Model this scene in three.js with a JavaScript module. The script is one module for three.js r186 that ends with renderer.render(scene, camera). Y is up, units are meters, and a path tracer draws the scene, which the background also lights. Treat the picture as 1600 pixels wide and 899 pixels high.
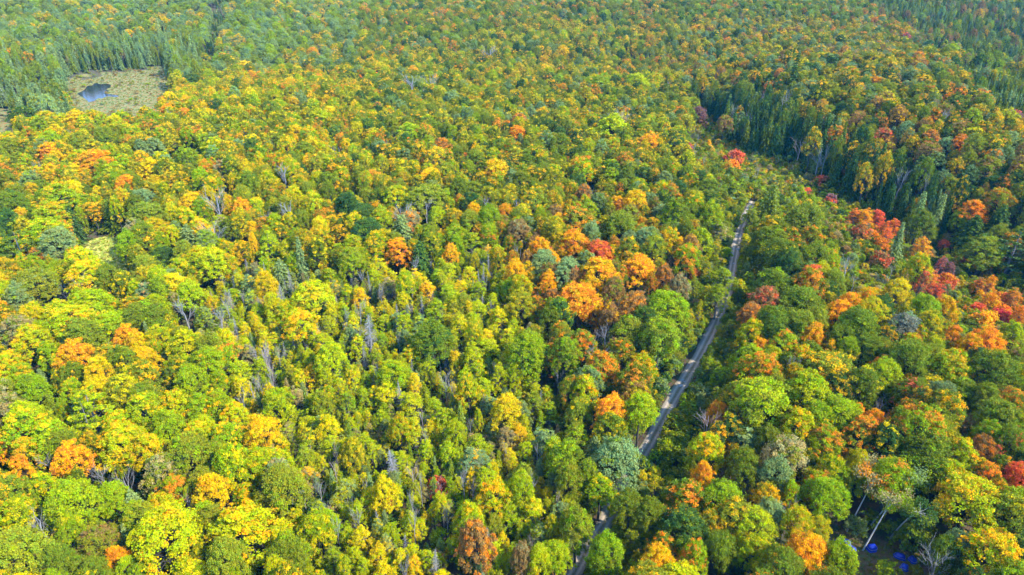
import * as THREE from 'three';
import { Sky } from 'three/addons/objects/Sky.js';
import { ImprovedNoise } from 'three/addons/math/ImprovedNoise.js';

// ---------------------------------------------------------------- camera, sky, sun, exposure, air
const scene = new THREE.Scene();
const TILT = THREE.MathUtils.degToRad(29), FOCAL = 1081, EYE = new THREE.Vector3(0, 122, 0);
const camera = new THREE.PerspectiveCamera(THREE.MathUtils.radToDeg(2 * Math.atan(449.5 / FOCAL)), 1600 / 899, 1, 6000);
camera.position.copy(EYE);
camera.rotation.set(-TILT, 0, 0);
camera.updateMatrixWorld(true);

const SUN = new THREE.Vector3(0.66, 0.70, 0.36).normalize();
const sky = new Sky();
sky.name = 'sky';
sky.scale.setScalar(5000);
sky.material.uniforms.sunPosition.value.copy(SUN);
sky.material.uniforms.turbidity.value = 2.5;
sky.material.uniforms.rayleigh.value = 1.3;
sky.material.uniforms.mieCoefficient.value = 0.004;
scene.add(sky);
scene.environmentIntensity = 0.3;
const sun = new THREE.DirectionalLight(new THREE.Color(1, 0.95, 0.84), 3.1);
sun.position.copy(SUN).multiplyScalar(900).add(new THREE.Vector3(0, 0, -420));
sun.target.position.set(0, 0, -420);
sun.castShadow = true;
Object.assign(sun.shadow.camera, { left: -700, right: 700, top: 700, bottom: -700, near: 10, far: 2200 });
sun.shadow.mapSize.set(4096, 4096);
scene.add(sun, sun.target);
scene.fog = new THREE.FogExp2(new THREE.Color(0.05, 0.5, 0.95), 0.000045);

const renderer = new THREE.WebGLRenderer({ antialias: true });
renderer.setSize(1024, 575);
renderer.toneMapping = THREE.LinearToneMapping;
renderer.toneMappingExposure = 3.5;
renderer.shadowMap.enabled = true;

// ---------------------------------------------------------------- helpers
function rng(seed) {
  let s = seed >>> 0;
  return () => { s = (s + 0x6d2b79f5) | 0; let t = Math.imul(s ^ (s >>> 15), 1 | s); t = (t + Math.imul(t ^ (t >>> 7), 61 | t)) ^ t; return ((t ^ (t >>> 14)) >>> 0) / 4294967296; };
}
const perlin = new ImprovedNoise();
const noise = (x, y, z = 0.37) => perlin.noise(x + 311.3, y + 97.7, z);
const smooth = THREE.MathUtils.smoothstep, lerp = THREE.MathUtils.lerp, clamp = THREE.MathUtils.clamp;
const V = (x, y, z) => new THREE.Vector3(x, y, z);
const taken = new Map();
function numbered(name) { const n = taken.get(name) ?? 0; taken.set(name, n + 1); return n ? name + '_' + String(n).padStart(3, '0') : name; }
function tag(o, label, category, group, kind) {
  o.userData = { label, category };
  if (group) o.userData.group = group;
  if (kind) o.userData.kind = kind;
  return o;
}
function lit(o) { o.traverse((m) => { if (m.isMesh) { m.castShadow = true; m.receiveShadow = true; } }); return o; }

// ---------------------------------------------------------------- the lie of the land (metres; the lens looks towards -z)
const MARSH = { x: -292, z: -518, rx: 70, rz: 96 };
function marshDepth(x, z) { return 1 - Math.hypot((x - MARSH.x) / MARSH.rx, (z - MARSH.z) / MARSH.rz); }
const HOLLOW = [[116, -470], [123, -392], [135, -350], [153, -320], [168, -290], [178, -250], [176, -205], [196, -140]];   // the wet hollow right of the track
function toHollow(x, z) { let best = 1e9; for (let i = 0; i + 1 < HOLLOW.length; i++) { const [ax, az] = HOLLOW[i], [bx, bz] = HOLLOW[i + 1], t = clamp(((x - ax) * (bx - ax) + (z - az) * (bz - az)) / ((bx - ax) ** 2 + (bz - az) ** 2), 0, 1); best = Math.min(best, Math.hypot(lerp(ax, bx, t) - x, lerp(az, bz, t) - z)); } return best; }
function terrain(x, z) {
  const d = -z;
  let h = 3.4 * noise(x / 105, z / 105) + 4.5 * noise(x / 230, z / 230, 4.1) * smooth(d, 120, 320);
  h += 26 * smooth(d, 580, 1150) + 14 * smooth(d, 620, 1000) * smooth(-x, 80, 500);
  h += 12 * Math.exp(-(((x + 110) / 170) ** 2) - ((d - 330) / 110) ** 2);
  h += 7 * Math.exp(-(((x - 290) / 110) ** 2) - ((d - 400) / 120) ** 2);
  h += 14 * smooth(x - 130 - 0.16 * Math.max(0, 400 - d), 10, 66) * (1 - smooth(x, 260, 480)) * smooth(d, 190, 300) * (1 - smooth(d, 470, 620));
  h += 5 * Math.exp(-(((x - 120) / 70) ** 2) - ((d - 150) / 70) ** 2);
  h -= 7 * Math.exp(-((toHollow(x, z) / 30) ** 2));
  h -= 7 * Math.exp(-(((x - 60) / 190) ** 2) - ((d - 590) / 60) ** 2);
  h += 9 * noise(x / 150, z / 120, 7.7) * smooth(d, 430, 620);
  h += 120 * smooth(d, 1400, 3000);
  return lerp(h, -2.5, smooth(marshDepth(x, z), -0.45, 0.0));
}
// the point where the line of sight through a pixel of the 1600 x 899 photograph meets the land, or a canopy that high above it
function at(px, py, above = 0) {
  const u = (px - 800) / FOCAL, v = (449.5 - py) / FOCAL, c = Math.cos(TILT), s = Math.sin(TILT);
  const dx = u, dy = v * c - s, dz = -c - v * s;
  let t = 40, step = 8;
  const over = (k) => EYE.y + dy * k - terrain(dx * k, dz * k) - above;
  while (t < 3000 && over(t) > 0) t += step;
  let lo = t - step, hi = t;
  for (let i = 0; i < 24; i++) { const m = (lo + hi) / 2; if (over(m) > 0) lo = m; else hi = m; }
  const x = dx * hi, z = dz * hi;
  return V(x, terrain(x, z), z);
}
function pixelOf(p) {
  const c = Math.cos(TILT), s = Math.sin(TILT), y = p.y - EYE.y, f = -p.z * c - y * s, up = y * c - p.z * s;
  return { x: 800 + (p.x * FOCAL) / f, y: 449.5 - (up * FOCAL) / f, depth: f };
}
const inside = (poly, x, z) => {
  let r = false;
  for (let i = 0, j = poly.length - 1; i < poly.length; j = i++) {
    const a = poly[i], b = poly[j];
    if (a.z > z !== b.z > z && x < ((b.x - a.x) * (z - a.z)) / (b.z - a.z) + a.x) r = !r;
  }
  return r;
};
// a ^ after a pixel marks an edge that is seen as tree tops, not as ground
const outline = (text, above = 0) => text.trim().split(/\s+/).map((q) => { const [x, y] = q.replace('^', '').split(',').map(Number); return at(x, y, q.endsWith('^') ? 17 : above); });

// ---------------------------------------------------------------- procedural textures
function texture(size, fill, srgb = true) {
  const data = new Uint8Array(size * size * 4);
  for (let y = 0; y < size; y++) for (let x = 0; x < size; x++) {
    const c = fill(x / size, y / size), o = (y * size + x) * 4;
    for (let k = 0; k < 3; k++) data[o + k] = clamp(c[k], 0, 1) * 255;
    data[o + 3] = 255;
  }
  const t = new THREE.DataTexture(data, size, size);
  t.wrapS = t.wrapT = THREE.RepeatWrapping;
  t.magFilter = THREE.LinearFilter;
  t.minFilter = THREE.LinearMipmapLinearFilter;
  t.generateMipmaps = true;
  if (srgb) t.colorSpace = THREE.SRGBColorSpace;
  t.needsUpdate = true;
  return t;
}
// noise that repeats without a seam on the unit square
function loop(u, v, f, seed) {
  const n = (a, b) => noise(a * f + seed, b * f - seed, seed * 1.7);
  const wu = smooth(u, 0.75, 1), wv = smooth(v, 0.75, 1);
  return lerp(lerp(n(u, v), n(u - 1, v), wu), lerp(n(u, v - 1), n(u - 1, v - 1), wu), wv);
}
const grain = rng(77);
const litterMap = texture(512, (u, v) => {
  const a = loop(u, v, 7, 3.1), b = loop(u, v, 31, 8.2), g = grain() - 0.5, m = smooth(a + b * 0.5, 0.02, 0.3);
  const leaf = grain() < 0.06 ? 0.16 : 0;
  return [lerp(0.30, 0.24, m) + 0.08 * b + 0.12 * g + leaf * 1.2, lerp(0.24, 0.28, m) + 0.07 * b + 0.1 * g + leaf * 0.8, lerp(0.16, 0.13, m) + 0.04 * b + 0.06 * g];
});
const grassMap = texture(512, (u, v) => {
  const a = loop(u, v, 6, 5.5), b = loop(u, v, 28, 2.2), g = grain() - 0.5, dry = smooth(a + 0.5 * b, 0.0, 0.35);
  return [lerp(0.50, 0.72, dry) + 0.1 * b + 0.16 * g, lerp(0.54, 0.66, dry) + 0.1 * b + 0.16 * g, lerp(0.14, 0.30, dry) + 0.05 * b + 0.08 * g];
});
const sedgeMap = texture(512, (u, v) => {
  const a = loop(u, v, 5, 1.5), b = loop(u, v, 22, 7.2), g = grain() - 0.5, rust = smooth(loop(u, v, 9, 13.3), 0.1, 0.45), green = smooth(a, 0.0, 0.35);
  const c = [lerp(0.56, 0.40, green), lerp(0.52, 0.48, green), lerp(0.30, 0.20, green)];
  return [c[0] + 0.1 * rust + 0.1 * b + 0.14 * g, c[1] - 0.08 * rust + 0.1 * b + 0.13 * g, c[2] - 0.06 * rust + 0.07 * b + 0.1 * g];
});
const trackMap = texture(512, (u, v) => {          // u runs across the track, v along it
  const rut = Math.max(Math.exp(-(((u - 0.29 - 0.015 * loop(v, 0.2, 4, 4.4)) / 0.085) ** 2)), Math.exp(-(((u - 0.71 - 0.015 * loop(v, 0.7, 4, 9.4)) / 0.085) ** 2)));
  const b = loop(u, v, 18, 6.1), c = loop(u, v, 60, 2.9), g = grain() - 0.5, stone = grain() < 0.035 ? 0.2 : 0;
  const weeds = smooth(Math.exp(-(((u - 0.5) / 0.1) ** 2)) + 1.1 * b, 0.72, 1.05) + smooth(Math.abs(u - 0.5) + 0.18 * b, 0.44, 0.52);
  const l = 0.49 + 0.15 * rut + 0.08 * b + 0.07 * c + 0.12 * g + stone;
  return [lerp(l, 0.36 + 0.14 * g, clamp(weeds, 0, 0.85)), lerp(l * 0.955, 0.38 + 0.14 * g, clamp(weeds, 0, 0.85)), lerp(l * 0.9, 0.20 + 0.08 * g, clamp(weeds, 0, 0.85))];
});
const barkMap = texture(256, (u, v) => { const a = loop(u, v * 0.3, 26, 3.3), b = loop(u, v, 9, 6.6), g = grain() - 0.5, l = 0.42 + 0.16 * a + 0.08 * b + 0.08 * g; return [l, l * 0.93, l * 0.84]; });
const birchMap = texture(256, (u, v) => { const scar = smooth(loop(u * 0.4, v, 30, 1.3), 0.28, 0.42), g = grain() - 0.5, l = 0.80 - 0.5 * scar + 0.06 * g; return [l, l * 0.98, l * 0.93]; });
const weatheredMap = texture(256, (u, v) => { const a = loop(u, v * 0.25, 24, 5.3), g = grain() - 0.5, l = 0.74 + 0.16 * a + 0.06 * g; return [l, l * 0.97, l * 0.94]; });
const stoneMap = texture(256, (u, v) => { const a = loop(u, v, 6, 2.3), b = loop(u, v, 24, 4.3), g = grain() - 0.5, l = 0.58 + 0.14 * a + 0.1 * b + 0.08 * g; return [l, l * 0.97, l * 0.93]; });
const rippleMap = texture(256, (u, v) => { const a = 0.5 + 0.4 * loop(u, v, 12, 2.2) + 0.25 * loop(u, v, 34, 9.2); return [a, a, a]; }, false);

// ---------------------------------------------------------------- the ground, one sheet to the horizon
function axis(from, to, n, fine) { const a = []; for (let i = 0; i <= n; i++) { const s = (2 * i) / n - 1; a.push(((from + to) / 2) + ((to - from) / 2) * (fine * s + (1 - fine) * s * s * s)); } return a; }
{
  const xs = axis(-2600, 2600, 190, 0.16), zs = [];
  for (let d = -160; d < 700; d += 5) zs.push(-d);
  for (let d = 700; d <= 4200; d += 7 + (d - 700) * 0.09) zs.push(-d);
  const pos = [], uv = [], idx = [];
  for (const z of zs) for (const x of xs) { pos.push(x, terrain(x, z), z); uv.push(x / 11, z / 11); }
  const w = xs.length;
  for (let j = 0; j + 1 < zs.length; j++) for (let i = 0; i + 1 < w; i++) { const a = j * w + i; idx.push(a, a + 1, a + w, a + 1, a + w + 1, a + w); }
  const g = new THREE.BufferGeometry();
  g.setAttribute('position', new THREE.Float32BufferAttribute(pos, 3));
  g.setAttribute('uv', new THREE.Float32BufferAttribute(uv, 2));
  g.setIndex(idx);
  g.computeVertexNormals();
  const ground = new THREE.Mesh(g, new THREE.MeshStandardMaterial({ name: 'forest_litter', map: litterMap, roughness: 1, bumpMap: litterMap, bumpScale: 0.04 }));
  ground.name = 'ground';
  scene.add(tag(lit(ground), 'brown leaf-littered forest ground between the trunks', 'ground', null, 'structure'));
}

// ---------------------------------------------------------------- the dirt track
const trackPoints = outline('868,940 898,896 914,868 930,843 947,815 964,775 985,742 1008,706 1029,668 1049,630 1068,598 1090,562 1110,524 1123,494 1135,464 1142,432 1147,405 1152,380 1158,356 1166,338 1173,325 1178,316');
const trackCurve = new THREE.CatmullRomCurve3(trackPoints, false, 'centripetal');
const trackSamples = trackCurve.getSpacedPoints(240);
function toTrack(x, z) { let best = 1e9, side = 0; for (let i = 0; i < trackSamples.length; i++) { const p = trackSamples[i], d = (p.x - x) ** 2 + (p.z - z) ** 2; if (d < best) { best = d; side = x - p.x; } } return [Math.sqrt(best), side]; }
function ribbon(width, lift, along, wobble) {
  const pos = [], uv = [], idx = [], n = 400, m = 8;
  let run = 0, last = null;
  for (let i = 0; i <= n; i++) {
    const p = trackCurve.getPointAt(i / n), t = trackCurve.getTangentAt(i / n), side = V(-t.z, 0, t.x).normalize();
    if (last) run += last.distanceTo(p);
    last = p;
    for (let k = 0; k <= m; k++) {
      const s = (k / m - 0.5) * (width + wobble * noise(run / 6, k < m / 2 ? 1 : 9));
      const x = p.x + side.x * s, z = p.z + side.z * s;
      pos.push(x, terrain(x, z) + lift + 0.05 * noise(x / 1.3, z / 1.3), z);
      uv.push(k / m, run / along);
    }
  }
  for (let i = 0; i < n; i++) for (let k = 0; k < m; k++) { const a = i * (m + 1) + k; idx.push(a, a + m + 1, a + 1, a + 1, a + m + 1, a + m + 2); }
  const g = new THREE.BufferGeometry();
  g.setAttribute('position', new THREE.Float32BufferAttribute(pos, 3));
  g.setAttribute('uv', new THREE.Float32BufferAttribute(uv, 2));
  g.setIndex(idx);
  g.computeVertexNormals();
  return g;
}
{
  const vm = litterMap.clone();
  vm.repeat.set(1, 1);
  vm.needsUpdate = true;
  const verge = new THREE.Mesh(ribbon(6.4, 0.2, 8, 2.2), new THREE.MeshStandardMaterial({ name: 'verge_earth', map: vm, color: new THREE.Color(0.85, 0.72, 0.54), roughness: 1, bumpMap: vm, bumpScale: 0.08 }));
  verge.name = 'track_verge';
  scene.add(tag(lit(verge), 'bare brown verge along both sides of the dirt track', 'verge', null, 'structure'));
  const track = new THREE.Mesh(ribbon(3.6, 0.3, 5, 0.8), new THREE.MeshStandardMaterial({ name: 'gravel', map: trackMap, color: new THREE.Color(1.0, 0.86, 0.66), roughness: 0.95, bumpMap: trackMap, bumpScale: 0.05 }));
  track.name = 'dirt_track';
  scene.add(tag(lit(track), 'narrow grey gravel track with two wheel ruts through the forest', 'track', null, 'structure'));
}

// ---------------------------------------------------------------- the marsh with its pond, and the two clearings
function patch(points, lift, uvScale, cells = 3, flat = null) {
  const shape = points.map((p) => new THREE.Vector2(p.x, p.z)), curve = new THREE.SplineCurve([...shape, shape[0]]), ring = curve.getSpacedPoints(90).slice(0, -1);
  const lo = V(1e9, 0, 1e9), hi = V(-1e9, 0, -1e9), pos = [], uv = [], idx = [];
  const c = ring.reduce((a, p) => a.add(p), new THREE.Vector2()).divideScalar(ring.length), rings = Math.max(4, cells);
  const put = (x, z) => { pos.push(x, flat ?? terrain(x, z) + lift, z); uv.push(x / uvScale, z / uvScale); };
  put(c.x, c.y);
  for (let r = 1; r <= rings; r++) for (const p of ring) put(lerp(c.x, p.x, r / rings), lerp(c.y, p.y, r / rings));
  const n = ring.length;
  for (let i = 0; i < n; i++) idx.push(0, 1 + i, 1 + ((i + 1) % n));
  for (let r = 0; r + 1 < rings; r++) for (let i = 0; i < n; i++) { const a = 1 + r * n + i, b = 1 + r * n + ((i + 1) % n); idx.push(a, a + n, b, b, a + n, b + n); }
  if (new THREE.Vector2().subVectors(ring[1], ring[0]).cross(new THREE.Vector2().subVectors(c, ring[0])) > 0) for (let i = 0; i < idx.length; i += 3) [idx[i], idx[i + 1]] = [idx[i + 1], idx[i]];
  const g = new THREE.BufferGeometry();
  g.setAttribute('position', new THREE.Float32BufferAttribute(pos, 3));
  g.setAttribute('uv', new THREE.Float32BufferAttribute(uv, 2));
  g.setIndex(idx);
  g.computeVertexNormals();
  return [g, ring.map((p) => V(p.x, 0, p.y))];
}
function sheet(name, text, lift, uvScale, mat, label, category, flat) {
  const [g, ring] = patch(outline(text), lift, uvScale, 10, flat), m = new THREE.Mesh(g, mat);
  m.name = name;
  scene.add(tag(m, label, category, null, 'structure'));
  m.receiveShadow = true;
  return ring;
}
const sedgeMat = new THREE.MeshStandardMaterial({ name: 'sedge', map: sedgeMap, color: new THREE.Color(0.62, 0.66, 0.5), roughness: 1, bumpMap: sedgeMap, bumpScale: 0.25 });
const marshRing = sheet('marsh', '98,134 104,125 116,121 126,116 146,115 158,111 184,114 204,109 226,110 240,104 256,105 262,112 258,122 268,130 258,142^ 244,149^ 238,160^ 214,161^ 198,169^ 172,167^ 156,173^ 130,167^ 110,160^ 104,146', 0.12, 16, sedgeMat, 'pale tan and green sedge marsh around the dark pond', 'marsh');
const pondRing = sheet('pond', '120,147 126,144 132,140 136,135 143,134 149,130 157,132 165,131 172,133 172,137 166,140 170,143 162,146 170,148 186,150 180,152 168,151 160,154 153,154 146,159 139,160 133,155 128,152', 0, 20,
  new THREE.MeshPhysicalMaterial({ name: 'pond_water', color: new THREE.Color(0.012, 0.018, 0.022), roughness: 0.12, ior: 1.33, bumpMap: rippleMap, bumpScale: 0.02 }), 'small dark pond mirroring the sky inside the marsh', 'pond', -2.5 + 0.2);
const bogRing = sheet('bog', '-30,178 -10,170 10,171 18,178 17,186^ 0,191^ -30,195^', 0.14, 16, sedgeMat, 'small tan sedge opening at the left edge of the photo', 'bog');
const meadowMat = new THREE.MeshStandardMaterial({ name: 'meadow_grass', map: grassMap, roughness: 1, bumpMap: grassMap, bumpScale: 0.15 });
const meadowRing = sheet('grass_clearing', '118,388 133,378 150,373 168,370 186,373 190,384 186,398^ 170,405^ 150,403^ 130,396^', 0.14, 7, meadowMat, 'small sunny grass clearing among the maples on the left', 'clearing');
const campRing = sheet('camp_clearing', '1250,846 1280,834 1315,824 1352,836 1392,850 1430,866 1438,882 1430,902 1388,906 1345,897 1308,884 1276,864', 0.12, 6,
  new THREE.MeshStandardMaterial({ name: 'camp_ground', map: litterMap, color: new THREE.Color(1.25, 1.25, 1.0), roughness: 1, bumpMap: litterMap, bumpScale: 0.06 }), 'shady clearing of trodden grass and leaves around the blue tarps', 'clearing');
const GAPS = [['270,247', 11], ['994,474', 9], ['192,362', 9], ['148,824', 6], ['1376,868', 10], ['345,8', 14]].map(([q, r]) => { const [x, y] = q.split(',').map(Number); return [at(x, y, 8), r]; });

// ---------------------------------------------------------------- how trees are made: leaves as small folded faces, wood as tapered tubes
class Leaves {
  constructor() { this.pos = []; this.col = []; this.idx = []; }
  add(p, n, size, tint, r, long = 1) {
    const a = Math.abs(n.y) < 0.9 ? V(0, 1, 0) : V(1, 0, 0), u = a.cross(n).normalize(), v = V(0, 0, 0).crossVectors(n, u), t = r() * 6.283, c = Math.cos(t), s = Math.sin(t);
    const U = u.clone().multiplyScalar(c).addScaledVector(v, s), W = v.clone().multiplyScalar(c).addScaledVector(u, -s), k = this.pos.length / 3, h = size * 0.5, lift = size * (0.1 + 0.25 * r());
    const put = (x, y, z) => this.pos.push(p.x + U.x * x + W.x * y + n.x * z, p.y + U.y * x + W.y * y + n.y * z, p.z + U.z * x + W.z * y + n.z * z);
    put(h * long, 0, 0); put(0.1 * h, h * 0.8, lift); put(-h * long, 0, 0); put(-0.1 * h, -h * 0.8, lift);
    for (let i = 0; i < 4; i++) this.col.push(...tint);
    this.idx.push(k, k + 1, k + 2, k, k + 2, k + 3);
  }
  build() {
    const g = new THREE.BufferGeometry();
    g.setAttribute('position', new THREE.Float32BufferAttribute(this.pos, 3));
    g.setAttribute('color', new THREE.Float32BufferAttribute(this.col, 3));
    g.setIndex(this.idx);
    return g;
  }
}
class Wood {
  constructor() { this.pos = []; this.nor = []; this.uv = []; this.idx = []; }
  tube(points, r0, r1, sides = 5) {
    const n = points.length, base = this.pos.length / 3;
    let run = 0;
    for (let i = 0; i < n; i++) {
      const t = V(0, 0, 0).subVectors(points[Math.min(i + 1, n - 1)], points[Math.max(i - 1, 0)]).normalize();
      const a = Math.abs(t.y) < 0.95 ? V(0, 1, 0) : V(1, 0, 0), u = a.cross(t).normalize(), v = V(0, 0, 0).crossVectors(t, u), r = lerp(r0, r1, i / (n - 1));
      if (i) run += points[i].distanceTo(points[i - 1]);
      for (let k = 0; k <= sides; k++) {
        const q = (k / sides) * 6.28318, c = Math.cos(q), s = Math.sin(q), nx = u.x * c + v.x * s, ny = u.y * c + v.y * s, nz = u.z * c + v.z * s;
        this.pos.push(points[i].x + nx * r, points[i].y + ny * r, points[i].z + nz * r); this.nor.push(nx, ny, nz); this.uv.push(k / sides, run / 2);
      }
    }
    const w = sides + 1;
    for (let i = 0; i + 1 < n; i++) for (let k = 0; k < sides; k++) { const a = base + i * w + k; this.idx.push(a, a + 1, a + w, a + 1, a + w + 1, a + w); }
    return this;
  }
  build() {
    const g = new THREE.BufferGeometry();
    g.setAttribute('position', new THREE.Float32BufferAttribute(this.pos, 3));
    g.setAttribute('normal', new THREE.Float32BufferAttribute(this.nor, 3));
    g.setAttribute('uv', new THREE.Float32BufferAttribute(this.uv, 2));
    g.setIndex(this.idx);
    return g;
  }
}
const limb = (a, b, sag, r, n = 4) => { const q = []; for (let i = 0; i <= n; i++) { const t = i / n; q.push(a.clone().lerp(b, t).add(V((r() - 0.5) * sag, Math.sin(t * 3.14) * sag * 0.6, (r() - 0.5) * sag).multiplyScalar(i && i < n ? 1 : 0))); } return q; };
const ball = (r) => { const y = 2 * r() - 1, a = 6.2832 * r(), s = Math.sqrt(1 - y * y); return V(Math.cos(a) * s, y, Math.sin(a) * s); };
// leaf colours differ from leaf to leaf and from spray to spray, at random
const mottle = (r, spray, much = 0.22, hue = 0) => { const l = (1 + (r() - 0.5) * 2 * much) * spray, h = (r() - 0.5) * 0.2 + hue; return [l * (1 + h), l, l * (1 - h)]; };

// a broad crown of many boughs; whole boughs and sprays have turned (leaf kind B), the others have not (A)
function broadleaf({ seed, R, H, low, boughs, sprays, perSpray, leaf, turned, flat = 0.78, lobe = [1.15, 1.75], ragged = 0.2, point = 0, up = 0.55 }) {
  const r = rng(seed), A = new Leaves(), B = new Leaves(), wood = new Wood(), crown = H - low, centre = V(0, low + crown * 0.42, 0), ends = [];
  const lean = V((r() - 0.5) * 0.7, 0, (r() - 0.5) * 0.7);
  const inner = Math.round(boughs * 0.32);
  for (let i = 0; i < boughs + inner; i++) {
    const core = i >= boughs, y = core ? lerp(0.05, 0.98, (i - boughs + 0.5) / inner) : lerp(-0.42, 1, Math.pow((i + 0.5) / boughs, 0.8)), a = i * 2.39996 + (r() - 0.5) * 0.7, s = Math.sqrt(Math.max(0, 1 - y * y));
    const bulge = 1 + ragged * noise(Math.cos(a) * 1.4 + seed, Math.sin(a) * 1.4, y * 1.6) * 2 + ragged * (r() - 0.5) * 0.7;
    const lr = lerp(lobe[0], lobe[1], r()) * (core ? 1.2 : 1) * (y < -0.1 ? 0.85 : 1);
    const wide = (R - lr * 0.7) * bulge * (point ? 1 - point * Math.max(0, y) : 1), tall = y > 0 ? (crown * 0.58 - lr * 0.6) * (0.93 + 0.14 * r()) * (1 + ragged * 0.5 * (r() - 0.5)) : crown * 0.42;
    const k = core ? 0.55 + 0.3 * r() : 1, c = V(Math.cos(a) * s * wide * k, centre.y + y * tall * (core ? 0.82 : 1), Math.sin(a) * s * wide * k).addScaledVector(lean, y + 0.4);
    ends.push(c);
    const out = c.clone().sub(centre).normalize(), boughHue = (r() - 0.5) * 0.2, boughTurned = r() < turned * (0.75 + 0.5 * Math.max(0, y));
    for (let j = 0; j < sprays; j++) {
      let d = ball(r).addScaledVector(out, 0.75).add(V(0, up, 0)).normalize();
      const p = c.clone().add(V(d.x * lr, d.y * lr * flat, d.z * lr).multiplyScalar(0.62 + 0.45 * r())), spray = 0.82 + 0.36 * r(), hue = (r() - 0.5) * 0.34 + boughHue, sprayTurned = boughTurned ? r() < 0.74 : r() < turned * 0.34;
      for (let k = 0; k < perSpray; k++) {
        const q = p.clone().add(ball(r).multiply(V(0.6, 0.36, 0.6)).multiplyScalar(lr * (0.3 + 0.6 * r()) * (r() < 0.12 ? 1.9 : 1))), n = ball(r).addScaledVector(d, 0.9).add(V(0, 0.45, 0)).normalize();
        (sprayTurned ? B : A).add(q, n, leaf * (0.75 + 0.5 * r()), mottle(r, spray, 0.22, hue), r);
      }
    }
  }
  if (!A.idx.length) A.add(centre, V(0, 1, 0), leaf, [1, 1, 1], r);
  if (!B.idx.length) B.add(centre, V(0, 1, 0), leaf, [1, 1, 1], r);
  const fork = V(lean.x * 0.3, low + crown * 0.18, lean.z * 0.3);
  wood.tube(limb(V(0, -0.6, 0), fork, 0.25, r), 0.024 * H, 0.016 * H, 7);
  for (const c of ends) if (r() < 0.5) wood.tube(limb(fork.clone().add(V(0, crown * 0.3 * r(), 0)), c, 0.6, r, 3), 0.0075 * H, 0.0022 * H, 4);
  return { wood: wood.build(), leafA: A.build(), leafB: B.build(), R, H, mid: 0.64 * H };
}
// a spire of drooping whorls
function spire({ seed, R, H, low, whorls, arms, tufts, leaf, droop = 0.28, power = 0.9, sparse = 0 }) {
  const r = rng(seed), A = new Leaves(), B = new Leaves(), wood = new Wood();
  wood.tube([V(0, -0.5, 0), V(0, H * 0.5, 0), V(0, H, 0)], 0.016 * H, 0.02, 6);
  for (let i = 0; i < whorls; i++) {
    const t = (i + 0.5 * r()) / whorls, y = lerp(low, H * 0.985, t), len = R * Math.pow(1 - t, power) * (0.8 + 0.35 * r()) + 0.18;
    for (let j = 0; j < arms; j++) {
      if (r() < sparse) continue;
      const a = (j / arms) * 6.2832 + i * 1.1 + (r() - 0.5) * 0.6, l = len * (0.75 + 0.4 * r()), spray = 0.8 + 0.4 * r();
      const end = V(Math.cos(a) * l, y - l * droop, Math.sin(a) * l);
      if (l > 0.7) wood.tube([V(0, y, 0), end], 0.03, 0.012, 3);
      const m = Math.max(3, Math.round(tufts * (l / R)));
      for (let k = 0; k < m; k++) {
        const f = 0.2 + 0.8 * ((k + r()) / m), w = 0.34 * l * (1.15 - f);
        const p = V(Math.cos(a) * l * f - Math.sin(a) * w * (r() - 0.5) * 2, y - l * droop * f * f + 0.08 * r(), Math.sin(a) * l * f + Math.cos(a) * w * (r() - 0.5) * 2);
        const n = V(Math.cos(a) * 0.5, 0.9, Math.sin(a) * 0.5).add(ball(r).multiplyScalar(0.7)).normalize();
        (r() < 0.14 ? B : A).add(p, n, leaf * (0.7 + 0.6 * r()), mottle(r, spray, 0.2), r, 1.3);
      }
    }
  }
  if (!B.idx.length) B.add(V(0, H * 0.5, 0), V(0, 1, 0), leaf, [1, 1, 1], r);
  return { wood: wood.build(), leafA: A.build(), leafB: B.build(), R, H, mid: 0.6 * H };
}
// a pine whose boughs lie in flat, separate plates
function plated({ seed, R, H, low, leaf, plates = 26, tufts = 120 }) {
  const r = rng(seed), A = new Leaves(), B = new Leaves(), wood = new Wood();
  wood.tube(limb(V(0, -0.5, 0), V(0.3, H * 0.96, -0.2), 0.3, r, 5), 0.022 * H, 0.05, 7);
  for (let i = 0; i < plates; i++) {
    const t = i / (plates - 1), y = lerp(low, H, t), a = i * 2.39996 + r() * 0.6, reach = R * (0.42 + 0.58 * Math.sin(Math.PI * Math.pow(1 - t, 0.75) * 0.62 + 0.3)) * (0.7 + 0.4 * r()) * (1 - 0.62 * t * t);
    const end = V(Math.cos(a) * reach, y + reach * 0.16, Math.sin(a) * reach);
    wood.tube(limb(V(0, y - 0.5, 0), end, 0.4, r, 3), 0.10 * (1.15 - t), 0.02, 4);
    const m = Math.round(tufts * (0.45 + 0.55 * (reach / R)));
    for (let k = 0; k < m; k++) {
      const f = 0.34 + 0.68 * Math.sqrt(r()), w = reach * 0.36 * Math.sin(Math.min(1, f) * 2.6 + 0.3) * (r() - 0.5) * 2;
      const p = V(Math.cos(a) * reach * f - Math.sin(a) * w, y + reach * 0.16 * f + (r() - 0.4) * 0.45, Math.sin(a) * reach * f + Math.cos(a) * w);
      (r() < 0.2 ? B : A).add(p, V(Math.cos(a) * 0.3, 1, Math.sin(a) * 0.3).add(ball(r).multiplyScalar(0.8)).normalize(), leaf * (0.7 + 0.6 * r()), mottle(r, 0.85 + 0.3 * r(), 0.22), r, 1.4);
    }
  }
  return { wood: wood.build(), leafA: A.build(), leafB: B.build(), R, H, mid: 0.6 * H };
}
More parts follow.
